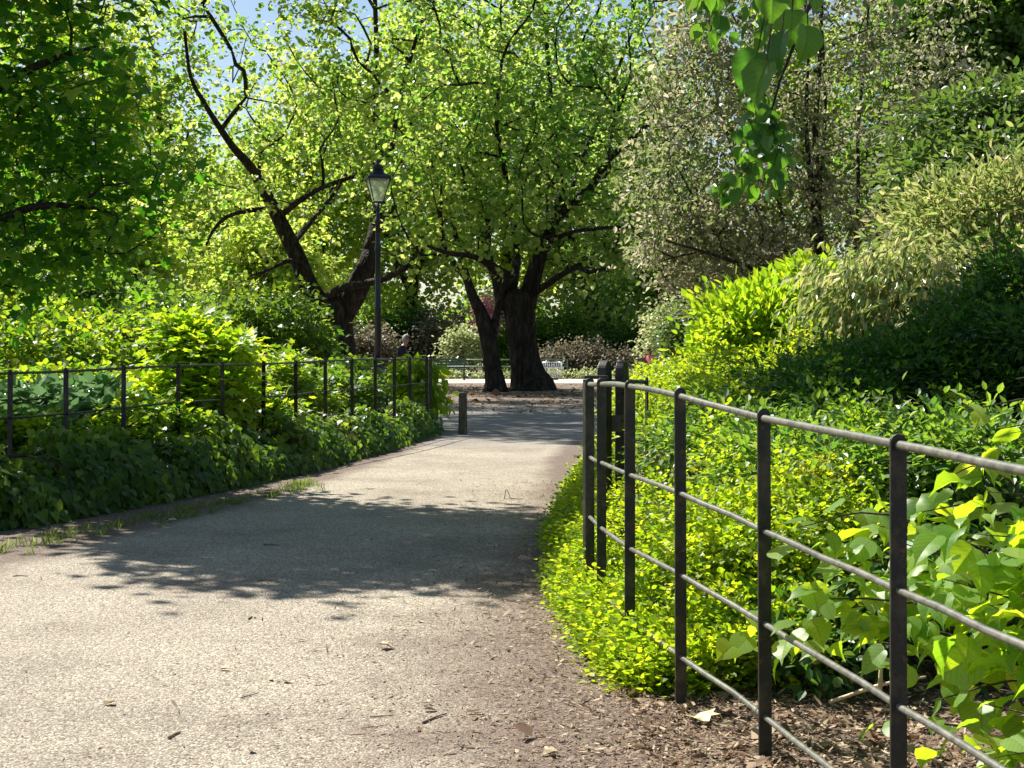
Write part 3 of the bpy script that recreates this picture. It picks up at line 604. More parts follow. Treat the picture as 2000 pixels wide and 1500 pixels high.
# ------------------------------------------------------------------ background trees
def bgtree(label, px, D, topy, boty, rpx, seed, mat=L_BACK, ntips=200, per=36, L=None, T=T_WIDE, sig=None, trunkw=30, bark=None, name='tree'):
    s = D / FPX; c = P(px, (topy + boty) / 2, D); rz_ = (boty - topy) / 2 * s; rx = rpx * s; base = np.array([c[0], D, 0])
    r = trunkw * s / 2
    limbs = [([base, base + [0.1, 0, c[2] * .35], c + [.3, .2, -rz_ * .4], c + [0, 0, rz_ * .5]], [r, r * .8, r * .55, r * .2])]
    for a in (0.6, 2.3, 3.9, 5.4):
        limbs.append(([base + [0, 0, c[2] * .4], c + [rx * .35 * math.cos(a), rx * .35 * math.sin(a), -rz_ * .5], c + [rx * .6 * math.cos(a), rx * .6 * math.sin(a), 0]], [r * .5, r * .4, r * .15]))
    return tree(name, label, base, limbs, [(c[0], c[1], c[2], rx, rx * .55, rz_, 1.0)], ntips, per, L or .0029 * D, T, mat, seed, bark or BARK_D, sig=sig or .011 * D, seg=1.2, group='trees closing the background')
bgtree('sunlit yellow green tree behind the forked plane tree, left of its leaning limb', 430, 78, 280, 640, 150, 21)
bgtree('broad bright tree seen between the forked plane tree and the lamp post', 600, 84, 90, 650, 150, 22, L_BACK, 260)
bgtree('bright tree whose crown fills the gap right of the lamp post', 800, 80, 0, 640, 150, 23, L_BACK, 300)
bgtree('light green tree behind the leaning trunk and thick central trunk', 980, 84, 0, 620, 140, 24, L_BACK, 280)
bgtree('green tree behind the right hand limbs of the central plane tree', 1150, 80, 60, 620, 130, 25, L_PLANE, 240)
bgtree('deep green tree left of the grey leaved tree, over the distant bushes', 1290, 72, 120, 640, 120, 26, L_PLANE2, 240)
bgtree('tall thinly leaved tree against the sky behind the dark maple branches', 300, 62, -60, 560, 120, 27, L_PLANE, 120)
bgtree('leafy tree far left behind the dark maple', 120, 50, -80, 640, 170, 28, L_BACK, 240, 54)
bgtree('bright green tree seen through the stems of the grey leaved tree', 1560, 42, -40, 640, 130, 29, L_BACK, 200, 54)
bgtree('deep green tree in the top right corner behind the grey leaved tree', 1930, 30, -160, 330, 190, 30, L_MID, 330, 60, .12, T_WIDE, .32, 60, BARK_D)
bgtree('leafy tree behind the right hand shrubs', 1800, 36, -80, 560, 150, 31, L_MID, 240, 60)
bgtree('small green tree at the back of the left bank', 230, 34, 380, 690, 110, 32, L_BACK, 200, 54, .11)
bgtree('rounded green tree low behind the forked trunk', 520, 64, 420, 690, 90, 33, L_BACK, 200, 72)
# top-left heavy branch
# ------------------------------------------------------------------ dark maple on the left
rng = np.random.default_rng(40)
mp = [([(-6.4, 16.2, 0), (-6.35, 16.1, 1.4), (-6.1, 15.9, 3.2), (-5.8, 15.5, 5.2), (-5.6, 15, 7.4)], [.22, .18, .15, .10, .04]),
      ([(-6.3, 16.1, 1.8), (-5.6, 15.6, 2.4), (-4.7, 15.0, 2.75), (-3.9, 14.6, 2.7)], [.10, .07, .04, .015]),
      ([(-6.15, 15.9, 2.9), (-5.4, 15.2, 3.7), (-4.5, 14.7, 4.1), (-3.9, 14.4, 4.2)], [.09, .06, .04, .015]),
      ([(-5.9, 15.7, 4.4), (-5.2, 15.0, 5.6), (-4.5, 14.6, 6.4), (-4.0, 14.4, 7.0)], [.08, .06, .04, .015])]
def mkeep(t):
    px = 1000 + FPX * t[:, 0] / t[:, 1]; py = HZ - FPX * (t[:, 2] - EYE) / t[:, 1]
    lim = np.interp(py, [-900, -200, 60, 120, 330, 430, 560], [700, 420, 215, 270, 335, 345, 180])
    return (px < lim) & (py < 575)
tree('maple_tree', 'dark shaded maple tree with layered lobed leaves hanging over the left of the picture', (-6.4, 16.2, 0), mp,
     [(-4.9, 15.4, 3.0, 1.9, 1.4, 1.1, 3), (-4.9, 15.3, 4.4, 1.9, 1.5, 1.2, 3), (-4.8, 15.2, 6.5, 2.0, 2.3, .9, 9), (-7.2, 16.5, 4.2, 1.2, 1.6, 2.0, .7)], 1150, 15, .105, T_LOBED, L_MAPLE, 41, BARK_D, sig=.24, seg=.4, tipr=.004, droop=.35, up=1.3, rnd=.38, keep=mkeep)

# ------------------------------------------------------------------ left bank
def blob(px, py, D, rx, ry, rz_): p = P(px, py, D); return (*p, rx, ry, rz_)
bush('shrub', 'bright yellow green shrub rising behind the fourth and fifth posts of the left fence', 'shrub', [blob(395, 720, 17.6, .50, .55, .42), blob(360, 660, 17.8, .28, .35, .22), blob(410, 800, 17.2, .5, .4, .4), blob(455, 690, 18.3, .22, .3, .12), blob(330, 790, 17.2, .35, .4, .35)], 5200, .105, T_LOBED, L_BRIGHT, 51, 10, .10, up=1.2, rnd=.45)
bush('shrub', 'bright low shrub seen through the middle of the left fence', 'shrub', [blob(530, 760, 20.5, .5, .5, .38), blob(600, 790, 21.5, .45, .4, .3), blob(560, 720, 21.5, .22, .3, .2), blob(480, 800, 19.3, .4, .4, .3), blob(515, 830, 19.2, .5, .4, .3)], 5200, .085, T_LOBED, L_PATCH, 52, 10, .10, up=1.2, rnd=.45)
bush('shrub', 'round dark ivy clad mound left of the forked plane tree', 'shrub', [blob(525, 690, 29, 1.10, 1.1, 1.12), blob(455, 700, 28.5, .5, .8, .85), blob(600, 705, 29.5, .55, .7, .62)], 9000, .10, T_IVY, L_IVY, 53, 14, .14, up=.6)
bush('shrub', 'sunlit leafy shrub behind the first posts of the left fence', 'shrub', [blob(60, 700, 21, 1.1, .8, .45), blob(170, 730, 22, .9, .8, .45), blob(130, 660, 23, .8, .8, .4), blob(0, 640, 23, .9, .8, .5), blob(230, 690, 23, .5, .6, .5)], 11000, .085, T_WIDE, L_PATCH, 54, 12, .15)
bush('shrub', 'darker mixed shrub in the gap left of the bright yellow green shrub', 'shrub', [blob(270, 700, 24, .7, .8, .7), blob(330, 640, 25, .7, .8, .6), blob(210, 620, 26, 1., .9, .7), blob(100, 600, 26, 1.2, .9, .8)], 9000, .09, T_WIDE, L_MID, 55, 12, .15)
bush('broad_leaf_plant', 'low plant with broad silvery shining leaves behind the second post of the left fence', 'plant', [blob(110, 800, 16.5, .7, .5, .18), blob(190, 830, 16.2, .5, .4, .15), blob(70, 850, 15.5, .5, .4, .12)], 1700, .15, T_WIDE, L_SILVER, 56, 6, .10, up=1.6, rnd=.4)
bush('shrub', 'bright low foliage filling the foot of the left fence between its first posts', 'shrub', [blob(60, 870, 14.6, .6, .4, .2), blob(200, 870, 15.2, .6, .4, .2), blob(290, 830, 15.9, .5, .4, .26), blob(150, 760, 18.5, .9, .6, .2), blob(0, 780, 17.5, .7, .5, .25), blob(-20, 860, 14.3, .5, .4, .2)], 8500, .075, T_WIDE, L_PATCH, 57, 10, .09, up=1.2)
bush('shrub', 'low mixed green plants between the lamp post foot and the fence', 'shrub', [blob(670, 775, 24, .6, .5, .35), blob(640, 760, 25, .4, .5, .3), blob(720, 790, 25, .4, .5, .3), blob(690, 730, 26, .3, .3, .22)], 4200, .08, T_WIDE, L_MID, 58, 10, .1)
bush('large_leaf_shrub', 'lit shrub with drooping long leaves at the end of the left fence', 'shrub', [blob(812, 735, 25.4, .33, .3, .25), blob(835, 780, 25.2, .28, .3, .3), blob(800, 770, 25.6, .3, .3, .3)], 900, .17, T_OVAL, L_BRIGHT, 59, 6, .08, droop=1.0, up=.5)
# rocks in the left planting
rng = np.random.default_rng(60)
def rock(px, py, D, s, label):
    p = P(px, py, D); bm = bmesh.new(); bmesh.ops.create_icosphere(bm, subdivisions=3, radius=1)
    ph = rng.random(9) * 6
    for v in bm.verts:
        c = v.co.copy(); k = 1 + .16 * math.sin(c.x * 3 + ph[0]) + .14 * math.sin(c.y * 4 + ph[1]) + .12 * math.sin(c.z * 5 + ph[2]) + .05 * math.sin(c.x * 11 + c.y * 9 + ph[3])
        v.co = Vector((c.x * s[0] * k, c.y * s[1] * k, c.z * s[2] * k))
    me = bpy.data.meshes.new('rock'); bm.to_mesh(me); bm.free(); o = link('rock', me, M_STONE); o.location = tuple(p); tag(o, label, 'rock', 'pale rocks in the left planting')
rock(272, 803, 17.4, (.16, .14, .14), 'pale pinkish rock behind the third post of the left fence')
rock(295, 853, 15.9, (.12, .1, .08), 'small pale rock low between the third and fourth post of the left fence')
rock(672, 738, 27, (.28, .2, .16), 'flat pale rock in front of the forked plane tree foot')

# ivy skirt along the left fence foot
def ivy_skirt():
    rng = np.random.default_rng(70); A = np.array([(-4.98, 9.1), (-4.25, 11.1), (-3.68, 11.88), (-2.82, 14.5), (-2.16, 17.2), (-1.60, 20.5), (-1.16, 24.2)])  # front foot line
    hh = [.55, .56, .55, .50, .46, .42, .45]; dd = [.75, .75, .72, .62, .55, .5, .35]
    t = np.linspace(0, 1, len(A)); n = 15500
    u = rng.random(n) ** 1.0; fx = np.interp(u, t, A[:, 0]); fy = np.interp(u, t, A[:, 1]); H_ = np.interp(u, t, hh); Dp = np.interp(u, t, dd)
    lump = 1 + .22 * np.sin(u * 47 + 1) + .15 * np.sin(u * 113 + 2) + .08 * np.sin(u * 231)
    ph = rng.random(n) * 1.25 * math.pi / 2  # 0 foot .. over the top
    ox, oy = -.80, .60   # outward is towards path (+x,-y); depth goes the other way
    back = Dp * (1 - np.cos(np.clip(ph, 0, math.pi))) ; z = H_ * lump * np.sin(np.clip(ph, 0, 2.0))
    inn = rng.random(n) ** 2 * .16
    nx = np.cos(ph) * .8; ny = -np.cos(ph) * .6; nz = np.sin(ph)
    C = np.c_[fx + ox * back - nx * inn + rng.normal(size=n) * .035, fy + oy * back - ny * inn + rng.normal(size=n) * .05, np.maximum(.02, z - nz * inn + .03 * rng.normal(size=n))]
    O = np.c_[nx, ny, nz]; Dv = norm(O * .35 + rdir(rng, n) * .55 + np.array([0, 0, -.9])); N = O * 1.1 + np.array([0, 0, .55]) + rdir(rng, n) * .45
    v = .25 + .35 * (np.sin(u * 60) * .5 + .5) * rng.random(n) + .18 * rng.normal(size=n) + .25 * (ph > 1.2)
    g = leaf_geo(C, Dv, N, np.full(n, .098), T_IVY, rng, v); g[0][:, 2] = np.maximum(g[0][:, 2], .008)
    rt = root('ivy_hedge', (A[2][0], A[2][1], 0), 'long low skirt of ivy hanging along the foot of the left fence', 'ivy'); leaf_object('foliage', [g], L_IVY, rt)
    mb = MB()
    rp = [(np.interp(q, t, A[:, 0]) + ox * np.interp(q, t, dd), np.interp(q, t, A[:, 1]) + oy * np.interp(q, t, dd), np.interp(q, t, hh) * .9) for q in np.linspace(0, 1, 40)]; mb.tube(rp, [.02] * 40, 6)
    for i in range(60):
        uu = rng.random(); x = np.interp(uu, t, A[:, 0]); y = np.interp(uu, t, A[:, 1]); h = np.interp(uu, t, hh); d = np.interp(uu, t, dd)
        p, r = smooth_path([(x + ox * d, y + oy * d, h * .9), (x + ox * d * .4, y + oy * d * .4, h * .75), (x + .02 + rng.normal() * .1, y + rng.normal() * .2, .05)], [.006, .005, .003], .1); mb.tube(p, r, 5)
    mb.build('stem', BARK_T, rt, True)
ivy_skirt()

# grass fringe on the left path edge
rng = np.random.default_rng(71); n = 3000
A = np.array([(-3.75, 9.3), (-3.3, 10.6), (-2.75, 12.2), (-2.2, 14.0), (-1.95, 15.6)]); tc = rng.random(120); ci = rng.integers(0, 120, n)
u = np.clip(tc[ci] + rng.normal(size=n) * .008, 0, 1); tt = np.linspace(0, 1, 5); off = (rng.normal(size=120) * .13)[ci] + rng.normal(size=n) * .03
C = np.c_[np.interp(u, tt, A[:, 0]) - .75 * off - .12, np.interp(u, tt, A[:, 1]) + .5 * off, np.full(n, .004)]
Dg = norm(rdir(rng, n) * .7 + np.array([0, 0, .9])); g = leaf_geo(C, Dg, rdir(rng, n), np.full(n, .055), T_BLADE, rng, None, .35)
o = leaf_object('grass', [g], L_GRASS); tag(o, 'thin fringe of short grass along the left edge of the path', 'grass', kind='stuff')
# add wider blades so the fringe reads
# ------------------------------------------------------------------ right bank
def privet():
    rng = np.random.default_rng(80); n = 150000
    # surface height field: bank rising from the path edge towards the right
    def edge(y): return np.interp(y, [6.0, 6.4, 7.2, 8.5, 10.5, 12.5, 15, 17], [.62, .44, .34, .27, .29, .42, .68, .95])
    K = 4700; y = 6.15 + 10.5 * rng.random(K) ** 1.25; x = edge(y) + 2.6 * rng.random(K) ** 1.25 * np.interp(y, [6.1, 7.2, 9], [.28, .55, 1.0])
    def hgt(x, y):
        t = np.clip((x - edge(y)) / 1.25, 0, 1); top = np.interp(y, [6.1, 6.6, 7.4, 9, 11, 14, 17], [.36, .56, .76, 1.0, 1.18, 1.24, 1.2])
        return top * (1 - (1 - t) ** 2.1) * (1 + .20 * np.sin(x * 6 + y * 1.7) * np.sin(y * 2.9 - x * 3) + .10 * np.sin(x * 14 + y * 8) * np.sin(y * 9 - x * 5)) + .03
    h = hgt(x, y); e = .02; gx = (hgt(x + e, y) - h) / e; gy = (hgt(x, y + e) - h) / e; O = norm(np.c_[-gx, -gy, np.ones(K)])
    side = rng.random(K) < .42; t = np.clip((x - edge(y)), 0, 9)
    z = h - rng.random(K) ** 2 * np.minimum(h, .35)
    # extra clumps on the steep side
    xs = edge(y[side]) + .05 * rng.random(side.sum()); x[side] = xs + .16 * rng.random(side.sum()); z[side] = rng.random(side.sum()) ** 1.2 * hgt(x[side], y[side]) * 1.0 + .02; O[side] = norm(np.c_[-np.ones(side.sum()), -.5 * np.ones(side.sum()), .5 * np.ones(side.sum())])
    cc = np.c_[x, y, np.maximum(z, .02)]; cc += rng.normal(size=cc.shape) * .025
    per = 29; g = clumps_to_leaves(rng, cc, O, per, .052, .027, T_WIDE, 1.0, .05, None, .5, .55)
    g[0][:, 2] = np.maximum(g[0][:, 2], .006)
    rt = root('shrub', (.9, 9, 0), 'bank of tiny yellow green leaves spilling through the right fence onto the path', 'shrub'); leaf_object('foliage', [g], L_PRIVET, rt)
privet()
bush('shrub', 'tiny leaved bright shrub behind the first posts of the right fence, low on the bank', 'shrub', [(1.25, 6.9, .35, .45, .5, .42), (1.0, 7.1, .3, .4, .4, .35), (1.6, 7.3, .35, .4, .5, .4)], 26000, .028, T_WIDE, L_PRIVET, 81, 20, .055, up=1.0)
bush('shrub', 'mound of bright yellow green leaves beyond the gate posts', 'shrub', [blob(1325, 805, 13.5, .45, .6, .3), blob(1400, 785, 12.5, .5, .6, .36), blob(1500, 765, 12.5, .5, .6, .35), blob(1440, 730, 14, .4, .6, .2), blob(1235, 815, 14.5, .25, .5, .25), blob(1560, 790, 11.5, .45, .6, .32)], 26000, .04, T_OVAL, L_PRIVET, 82, 18, .075, up=1.0)
bush('laurel_shrub', 'glowing lime green shrub with upright long leaves in front of the grey leaved tree', 'shrub', [blob(1500, 640, 13.2, .5, .5, .32), blob(1570, 590, 13.3, .38, .45, .28), blob(1450, 660, 13.2, .3, .4, .25), blob(1565, 545, 13.3, .13, .2, .12), blob(1620, 620, 13.0, .3, .4, .3), blob(1590, 680, 12.8, .35, .4, .25), blob(1400, 690, 13.2, .22, .3, .2), blob(1420, 620, 13.4, .2, .3, .2)], 7200, .078, T_OVAL, L_BRIGHT, 83, 8, .09, up=.5, droop=-.25, follow=.7, rnd=.55)
bush('pieris_shrub', 'narrow leaved shrub with cream tips right of the lime green shrub', 'shrub', [blob(1790, 570, 12, .75, .6, .32), blob(1720, 640, 11.8, .5, .5, .3), blob(1880, 640, 11.5, .5, .5, .35)], 9500, .098, T_NARROW, L_PIERIS, 84, 9, .14, droop=1.0, up=.4, follow=.3, rnd=.5)
bush('pieris_shrub', 'tall yellowish narrow leaved shrub at the right edge under the deep green corner tree', 'shrub', [blob(1920, 440, 13, .6, .6, .42), blob(1850, 480, 13.2, .45, .5, .3), blob(2020, 430, 13, .5, .6, .5), blob(1990, 540, 12.5, .5, .5, .35)], 10000, .085, T_NARROW, L_PIERIS, 85, 9, .15, droop=.1, up=.3, follow=.7)
bush('laurel_shrub', 'glossy white glinting laurel above the yellowish narrow leaved shrub', 'shrub', [blob(1900, 290, 17, .8, .7, .6), blob(2000, 260, 17, .7, .7, .6), blob(1830, 360, 16.5, .5, .6, .4), blob(1960, 350, 16, .6, .6, .5)], 9000, .10, T_OVAL, L_GLOSS, 86, 10, .13, stem_r=.03)
bush('fern_shrub', 'dark feathery shaded shrub across the right middle, above the fence rail', 'shrub', [blob(1750, 760, 9.6, .75, .6, .26), blob(1900, 720, 9.8, .6, .6, .42), blob(1990, 620, 10.2, .35, .6, .45), blob(1620, 800, 9.2, .4, .5, .16), blob(1960, 800, 9.2, .5, .5, .3), blob(2060, 760, 9.2, .4, .6, .5)], 30000, .048, T_OVAL, L_DARK, 87, 16, .07, up=1.6, rnd=.35, droop=.1, stems=14)
bush('shrub', 'mid green pointed leaved shrub behind the nearest two posts of the right fence', 'shrub', [blob(1420, 850, 9.2, .35, .4, .24), blob(1330, 900, 8.8, .2, .3, .2), blob(1520, 960, 7.7, .3, .3, .3), blob(1600, 900, 8.2, .42, .5, .24), blob(1720, 900, 7.9, .35, .5, .24), blob(1500, 880, 8.4, .3, .4, .2), blob(1850, 900, 7.6, .4, .5, .22), blob(1680, 960, 7.4, .4, .4, .24), blob(1950, 930, 7.2, .35, .4, .25)], 15000, .05, T_OVAL, L_MID, 88, 9, .07, up=1.3, rnd=.4)
bush('shrub', 'dark green small leaved shrub just below the glowing lime green shrub', 'shrub', [blob(1560, 800, 10.6, .45, .5, .30), blob(1480, 830, 10.2, .3, .4, .22), blob(1640, 770, 10.6, .4, .5, .34)], 11000, .045, T_OVAL, L_DARK, 188, 12, .07, up=1.2)
bush('shrub', 'golden yellow fine leaved shrub between the first and second posts of the right fence', 'shrub', [blob(1570, 985, 7.2, .18, .2, .17), blob(1600, 950, 7.3, .12, .2, .12), blob(1530, 1030, 7.0, .13, .2, .14)], 9000, .022, T_OVAL, L_GOLD, 89, 14, .032, up=1.0)
bush('shrub', 'dark small leaved undergrowth at the foot of the bank behind the right fence', 'shrub', [(1.75, 6.4, .25, .5, .4, .25), (1.3, 6.2, .18, .35, .3, .2), (2.3, 6.8, .3, .6, .5, .4), (2.9, 7.5, .4, .7, .7, .6)], 9000, .05, T_OVAL, L_DARK, 90, 10, .07)

# grey leaved multi-stemmed tree
D = 20
oak = [PX(G0(1612, D, 30) + [(1610, 700, 27), (1608, 560, 25), (1600, 470, 22), (1592, 400, 19), (1594, 330, 14), (1592, 250, 12), (1600, 140, 9), (1605, 20, 6), (1610, -120, 4)], D),
       PX([(1592, 410, 14), (1580, 320, 10, -.2), (1574, 230, 8, -.3), (1578, 120, 6, -.4), (1570, -20, 4)], D),
       PX([(1597, 420, 12), (1604, 330, 9, .3), (1612, 200, 7, .4), (1606, 60, 5, .4)], D),
       PX([(1590, 410, 12), (1565, 350, 8, .5), (1535, 290, 7, .6), (1500, 200, 5, .6), (1460, 90, 4, .6)], D),
       PX([(1622, 720, 20, .3), (1618, 600, 16, .3), (1610, 500, 13, .3), (1602, 440, 10, .3)], D),
       PX(G0(1660, D + .6, 16) + [(1662, 600, 13), (1672, 480, 11), (1676, 380, 9), (1676, 250, 8), (1690, 100, 6), (1700, -40, 4)], D + .6),
       PX(G0(1690, D + .4, 14) + [(1700, 560, 12), (1720, 440, 10), (1740, 340, 8), (1780, 250, 6), (1830, 160, 4)], D + .4),
       PX(G0(1560, D + .8, 16) + [(1530, 560, 12), (1490, 440, 9), (1450, 350, 7), (1420, 260, 6), (1390, 150, 4)], D + .8),
       PX([(1600, 640, 12), (1540, 560, 9), (1450, 520, 7), (1380, 430, 6), (1330, 340, 4)], D),
       PX([(1600, 600, 10), (1500, 540, 8, -.5), (1400, 500, 6, -.8), (1300, 470, 4, -1)], D)]
def okeep(t):
    px = 1000 + FPX * t[:, 0] / t[:, 1]; py = HZ - FPX * (t[:, 2] - EYE) / t[:, 1]
    lim = np.interp(py, [-600, 0, 180, 300, 420, 520, 620], [1290, 1330, 1250, 1225, 1215, 1265, 1370])
    hole = (np.random.default_rng(5).random(len(px)) < .30) & (px > 1440)
    return (px > lim) & (py < 610) & ~hole
tree('holm_oak_tree', 'multi stemmed evergreen tree with small grey olive leaves filling the upper right', (oak[0][0][0][0], D, 0), oak,
     [cr_(1380, 300, D, 1.5, 1.2, 2.4, 6), cr_(1560, 160, D, 2.2, 1.2, 2.2, 5.5), cr_(1750, 250, D, 1.5, 1.2, 2.0, 4), cr_(1560, -60, D, 2.4, 1.2, 1.0, 2), cr_(1380, 500, D, 1.1, 1.0, .8, 3), cr_(1560, 470, D, 1.3, 1.0, .8, 1.4)],
     1100, 28, .070, T_OVAL, L_OAK, 91, BARK_D, sig=.15, seg=.4, tipr=.0035, keep=okeep, rnd=.9, up=.4, powr=.5)

# ------------------------------------------------------------------ lime tree: trunk off to the right, sprays hanging into view, crown shading the bank
def heart_sprays(rng, anchors, nleaf, L, spread, dirv, leaf_up=1.0):
    C = []; Dv = []; N = []
    for (a, b), k in zip(anchors, nleaf):
        a = np.array(a); b = np.array(b); ax = norm(b - a)
        for i in range(k):
            t = (i + .5) / k; p = a + (b - a) * t + np.array([0, 0, -.06 * math.sin(t * 3)]); s = 1 if i % 2 else -1
            side = norm(np.cross(ax, [0, 0, 1])) * s; C.append(p + side * .02 + rng.normal(size=3) * spread); Dv.append(norm(side * .8 + ax * .5 + np.array([0, 0, -.55]) + rng.normal(size=3) * .28)); N.append(np.array([0, 0, leaf_up]) + rng.normal(size=3) * .35 - side * .1)
    C = np.array(C); return C, np.array(Dv), np.array(N)
def heart_object(name, rng, C, Dv, N, L, parent, mat=None):
    n = len(C); v = .5 + .25 * rng.normal(size=n); g = leaf_geo(C, Dv, N, L, T_HEART, rng, v, .16)
    k = len(T_HEART[0]); o = leaf_object(name, [g], mat or L_LIME, parent, {'lu': np.tile(T_HEART[0][:, 0], n), 'lv': np.tile(T_HEART[0][:, 1], n)})
    o.data.polygons.foreach_set('use_smooth', np.ones(len(o.data.polygons), dtype=bool)); return o

rng = np.random.default_rng(100)
lime = root('lime_tree', (5.2, 5.6, 0), 'lime tree whose leafy sprays hang from the top edge at upper right', 'tree')
mb = MB()
lb = [([(5.2, 5.6, 0), (5.15, 5.6, 2), (4.9, 5.7, 4), (4.3, 6.5, 5.6), (3.0, 8.6, 6.6), (1.6, 11, 7.0), (-.5, 13, 7.1)], [.26, .22, .18, .14, .10, .06, .03]),
      ([(4.9, 5.7, 4), (3.8, 5.2, 4.3), (2.2, 4.6, 3.9), (1.2, 3.9, 3.1), (.72, 3.45, 2.45), (.60, 3.3, 2.12)], [.10, .07, .05, .025, .010, .003]),
      ([(3.8, 5.2, 4.3), (2.6, 5.9, 4.2), (1.6, 6.0, 3.4), (1.15, 6.0, 2.7), (.98, 6.0, 2.2)], [.05, .04, .02, .008, .003]),
      ([(2.6, 5.9, 4.2), (1.6, 6.4, 3.6), (1.0, 6.6, 3.0), (.85, 6.6, 2.75)], [.03, .02, .01, .003])]
for p, r in lb: q, rr = smooth_path(p, r, .2); mb.tube(q, rr, 10)
# shade-giving crown above the picture
crc = []; 
for c, rr_, k in (((-.6, 12.9, 6.3), (1.5, 1.5, .8), 190), ((2.6, 10.2, 6.6), (1.5, 1.5, .9), 60), ((-.25, 4.3, 3.7), (.5, .5, .3), 16), ((.35, 6.7, 3.55), (.3, .3, .2), 5)):
    d = rdir(rng, k); crc.append(np.array(c) + d * np.array(rr_) * (rng.random(k) ** (1 / 3))[:, None])
crc = np.vstack(crc); g = clumps_to_leaves(rng, crc, rdir(rng, len(crc)), 30, .2, .10, T_WIDE, 1.0, .3)
leaf_object('crown', [g], L_MID, lime)
for i in range(0, len(crc), 5):
    e = crc[i]; s = np.array([1.6, 11, 7.0]) if (e[0] < 1.8 and e[1] > 8) else (np.array([3.0, 8.6, 6.6]) if e[1] > 8 else np.array([2.2, 4.6, 3.9])); q, rr = smooth_path([s, (s + e) / 2 + [0, 0, .12], e], [.03, .015, .004], .3); mb.tube(q, rr, 5)
mb.build('trunk', BARK_D, lime, True)
# near spray
def Pn(px, py, D): return P(px, py, D)
specs = [(1528, 60, 3.0, 112, (-.15, 0, -1), (-.9, -.5, .1)), (1497, 118, 3.0, 88, (-.35, 0, -1), (-.6, -.8, .2)), (1548, 20, 3.1, 75, (-.05, .1, -1), (.1, -1, .3)), (1578, 50, 3.05, 62, (-.1, 0, -1), (.5, -.8, .2)),
         (1590, -22, 3.1, 72, (.15, 0, -1), (.2, -1, .2)), (1512, -25, 3.0, 80, (-.1, 0, -1), (-.3, -1, .1)), (1755, -25, 3.3, 45, (.1, 0, -1), (0, -1, .3)), (1555, -30, 3.1, 72, (0, .1, -1), (.3, -1, .1)), (1480, 100, 3.05, 80, (-.4, .1, -1), (-.2, -1, .1))]
C = []; Dv = []; N = []; LL = []
for px, py, D, lpx, d, nn in specs: C.append(P(px, py, D)); Dv.append(d); N.append(nn); LL.append(lpx * D / FPX)
# upper-left spray cluster
for i in range(70):
    px = rng.uniform(1350, 1530); lim_ = np.interp(px, [1350, 1400, 1450, 1530], [85, 80, 85, 60]); py = rng.uniform(-60, lim_); D = rng.uniform(5.2, 6.0); C.append(P(px, py, D)); Dv.append(rng.normal(size=3) * .5 + np.array([0, 0, -.8])); N.append(rng.normal(size=3) * .6 + np.array([-.1, -.6, .6])); LL.append(.065 + .012 * rng.normal())
# long hanging spray
spine = [(1490, 175), (1478, 215), (1492, 270), (1470, 310), (1440, 350), (1405, 385)]; sp2 = [(1490, 250), (1530, 260), (1512, 320), (1515, 365)]
for sp_, k, wd in ((spine, 95, 17), (sp2, 45, 14)):
    for i in range(k):
        t = rng.random() * (len(sp_) - 1); j = int(t); f = t - j; px = lerp(sp_[j][0], sp_[j + 1][0], f) + rng.normal() * wd; py = lerp(sp_[j][1], sp_[j + 1][1], f) + rng.normal() * wd * .7 - 8; D = 6.0 + rng.normal() * .08
        C.append(P(px, py, D)); Dv.append(rng.normal(size=3) * .5 + np.array([0, 0, -.9])); N.append(rng.normal(size=3) * .6 + np.array([-.1, -.6, .5])); LL.append(.058 + .01 * rng.normal())
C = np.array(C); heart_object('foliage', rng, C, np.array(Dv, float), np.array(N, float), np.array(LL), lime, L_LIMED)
mb = MB()
for sp_, D, r in ((spine, 6.0, .0025), (sp2, 6.0, .002)):
    pts = [P(px, py, D) for px, py in sp_]; q, rr = smooth_path(pts, [r] * len(pts), .03); mb.tube(q, rr, 5)
mb.tube(smooth_path([P(1500, -90, 6.2), P(1495, 60, 6.05), P(1490, 180, 6.0)], [.004, .003, .0025], .05)[0], np.linspace(.004, .0025, len(smooth_path([P(1500, -90, 6.2), P(1495, 60, 6.05), P(1490, 180, 6.0)], [.004, .003, .0025], .05)[0])), 5)
for i in range(9):
    a = P(1500 - i * 4, -80, 5.7); b = P(1370 + i * 18, 20 + 40 * rng.random(), 5.6); mb.tube([a, (a + b) / 2 + [0, 0, .02], b], [.003, .002, .001], 5)
mb.build('twig', BARK_T, lime, True); mb = MB()
for px, py, D, lpx, d, nn in specs:
    e = P(px, py, D); a = P(px * .3 + 1560 * .7, -150, 3.1); q, rr = smooth_path([a, (a + e) / 2 + [0, 0, .02], e], [.004, .0025, .0013], .03); mb.tube(q, rr, 6)
mb.build('twig', BARK_T, lime, True)

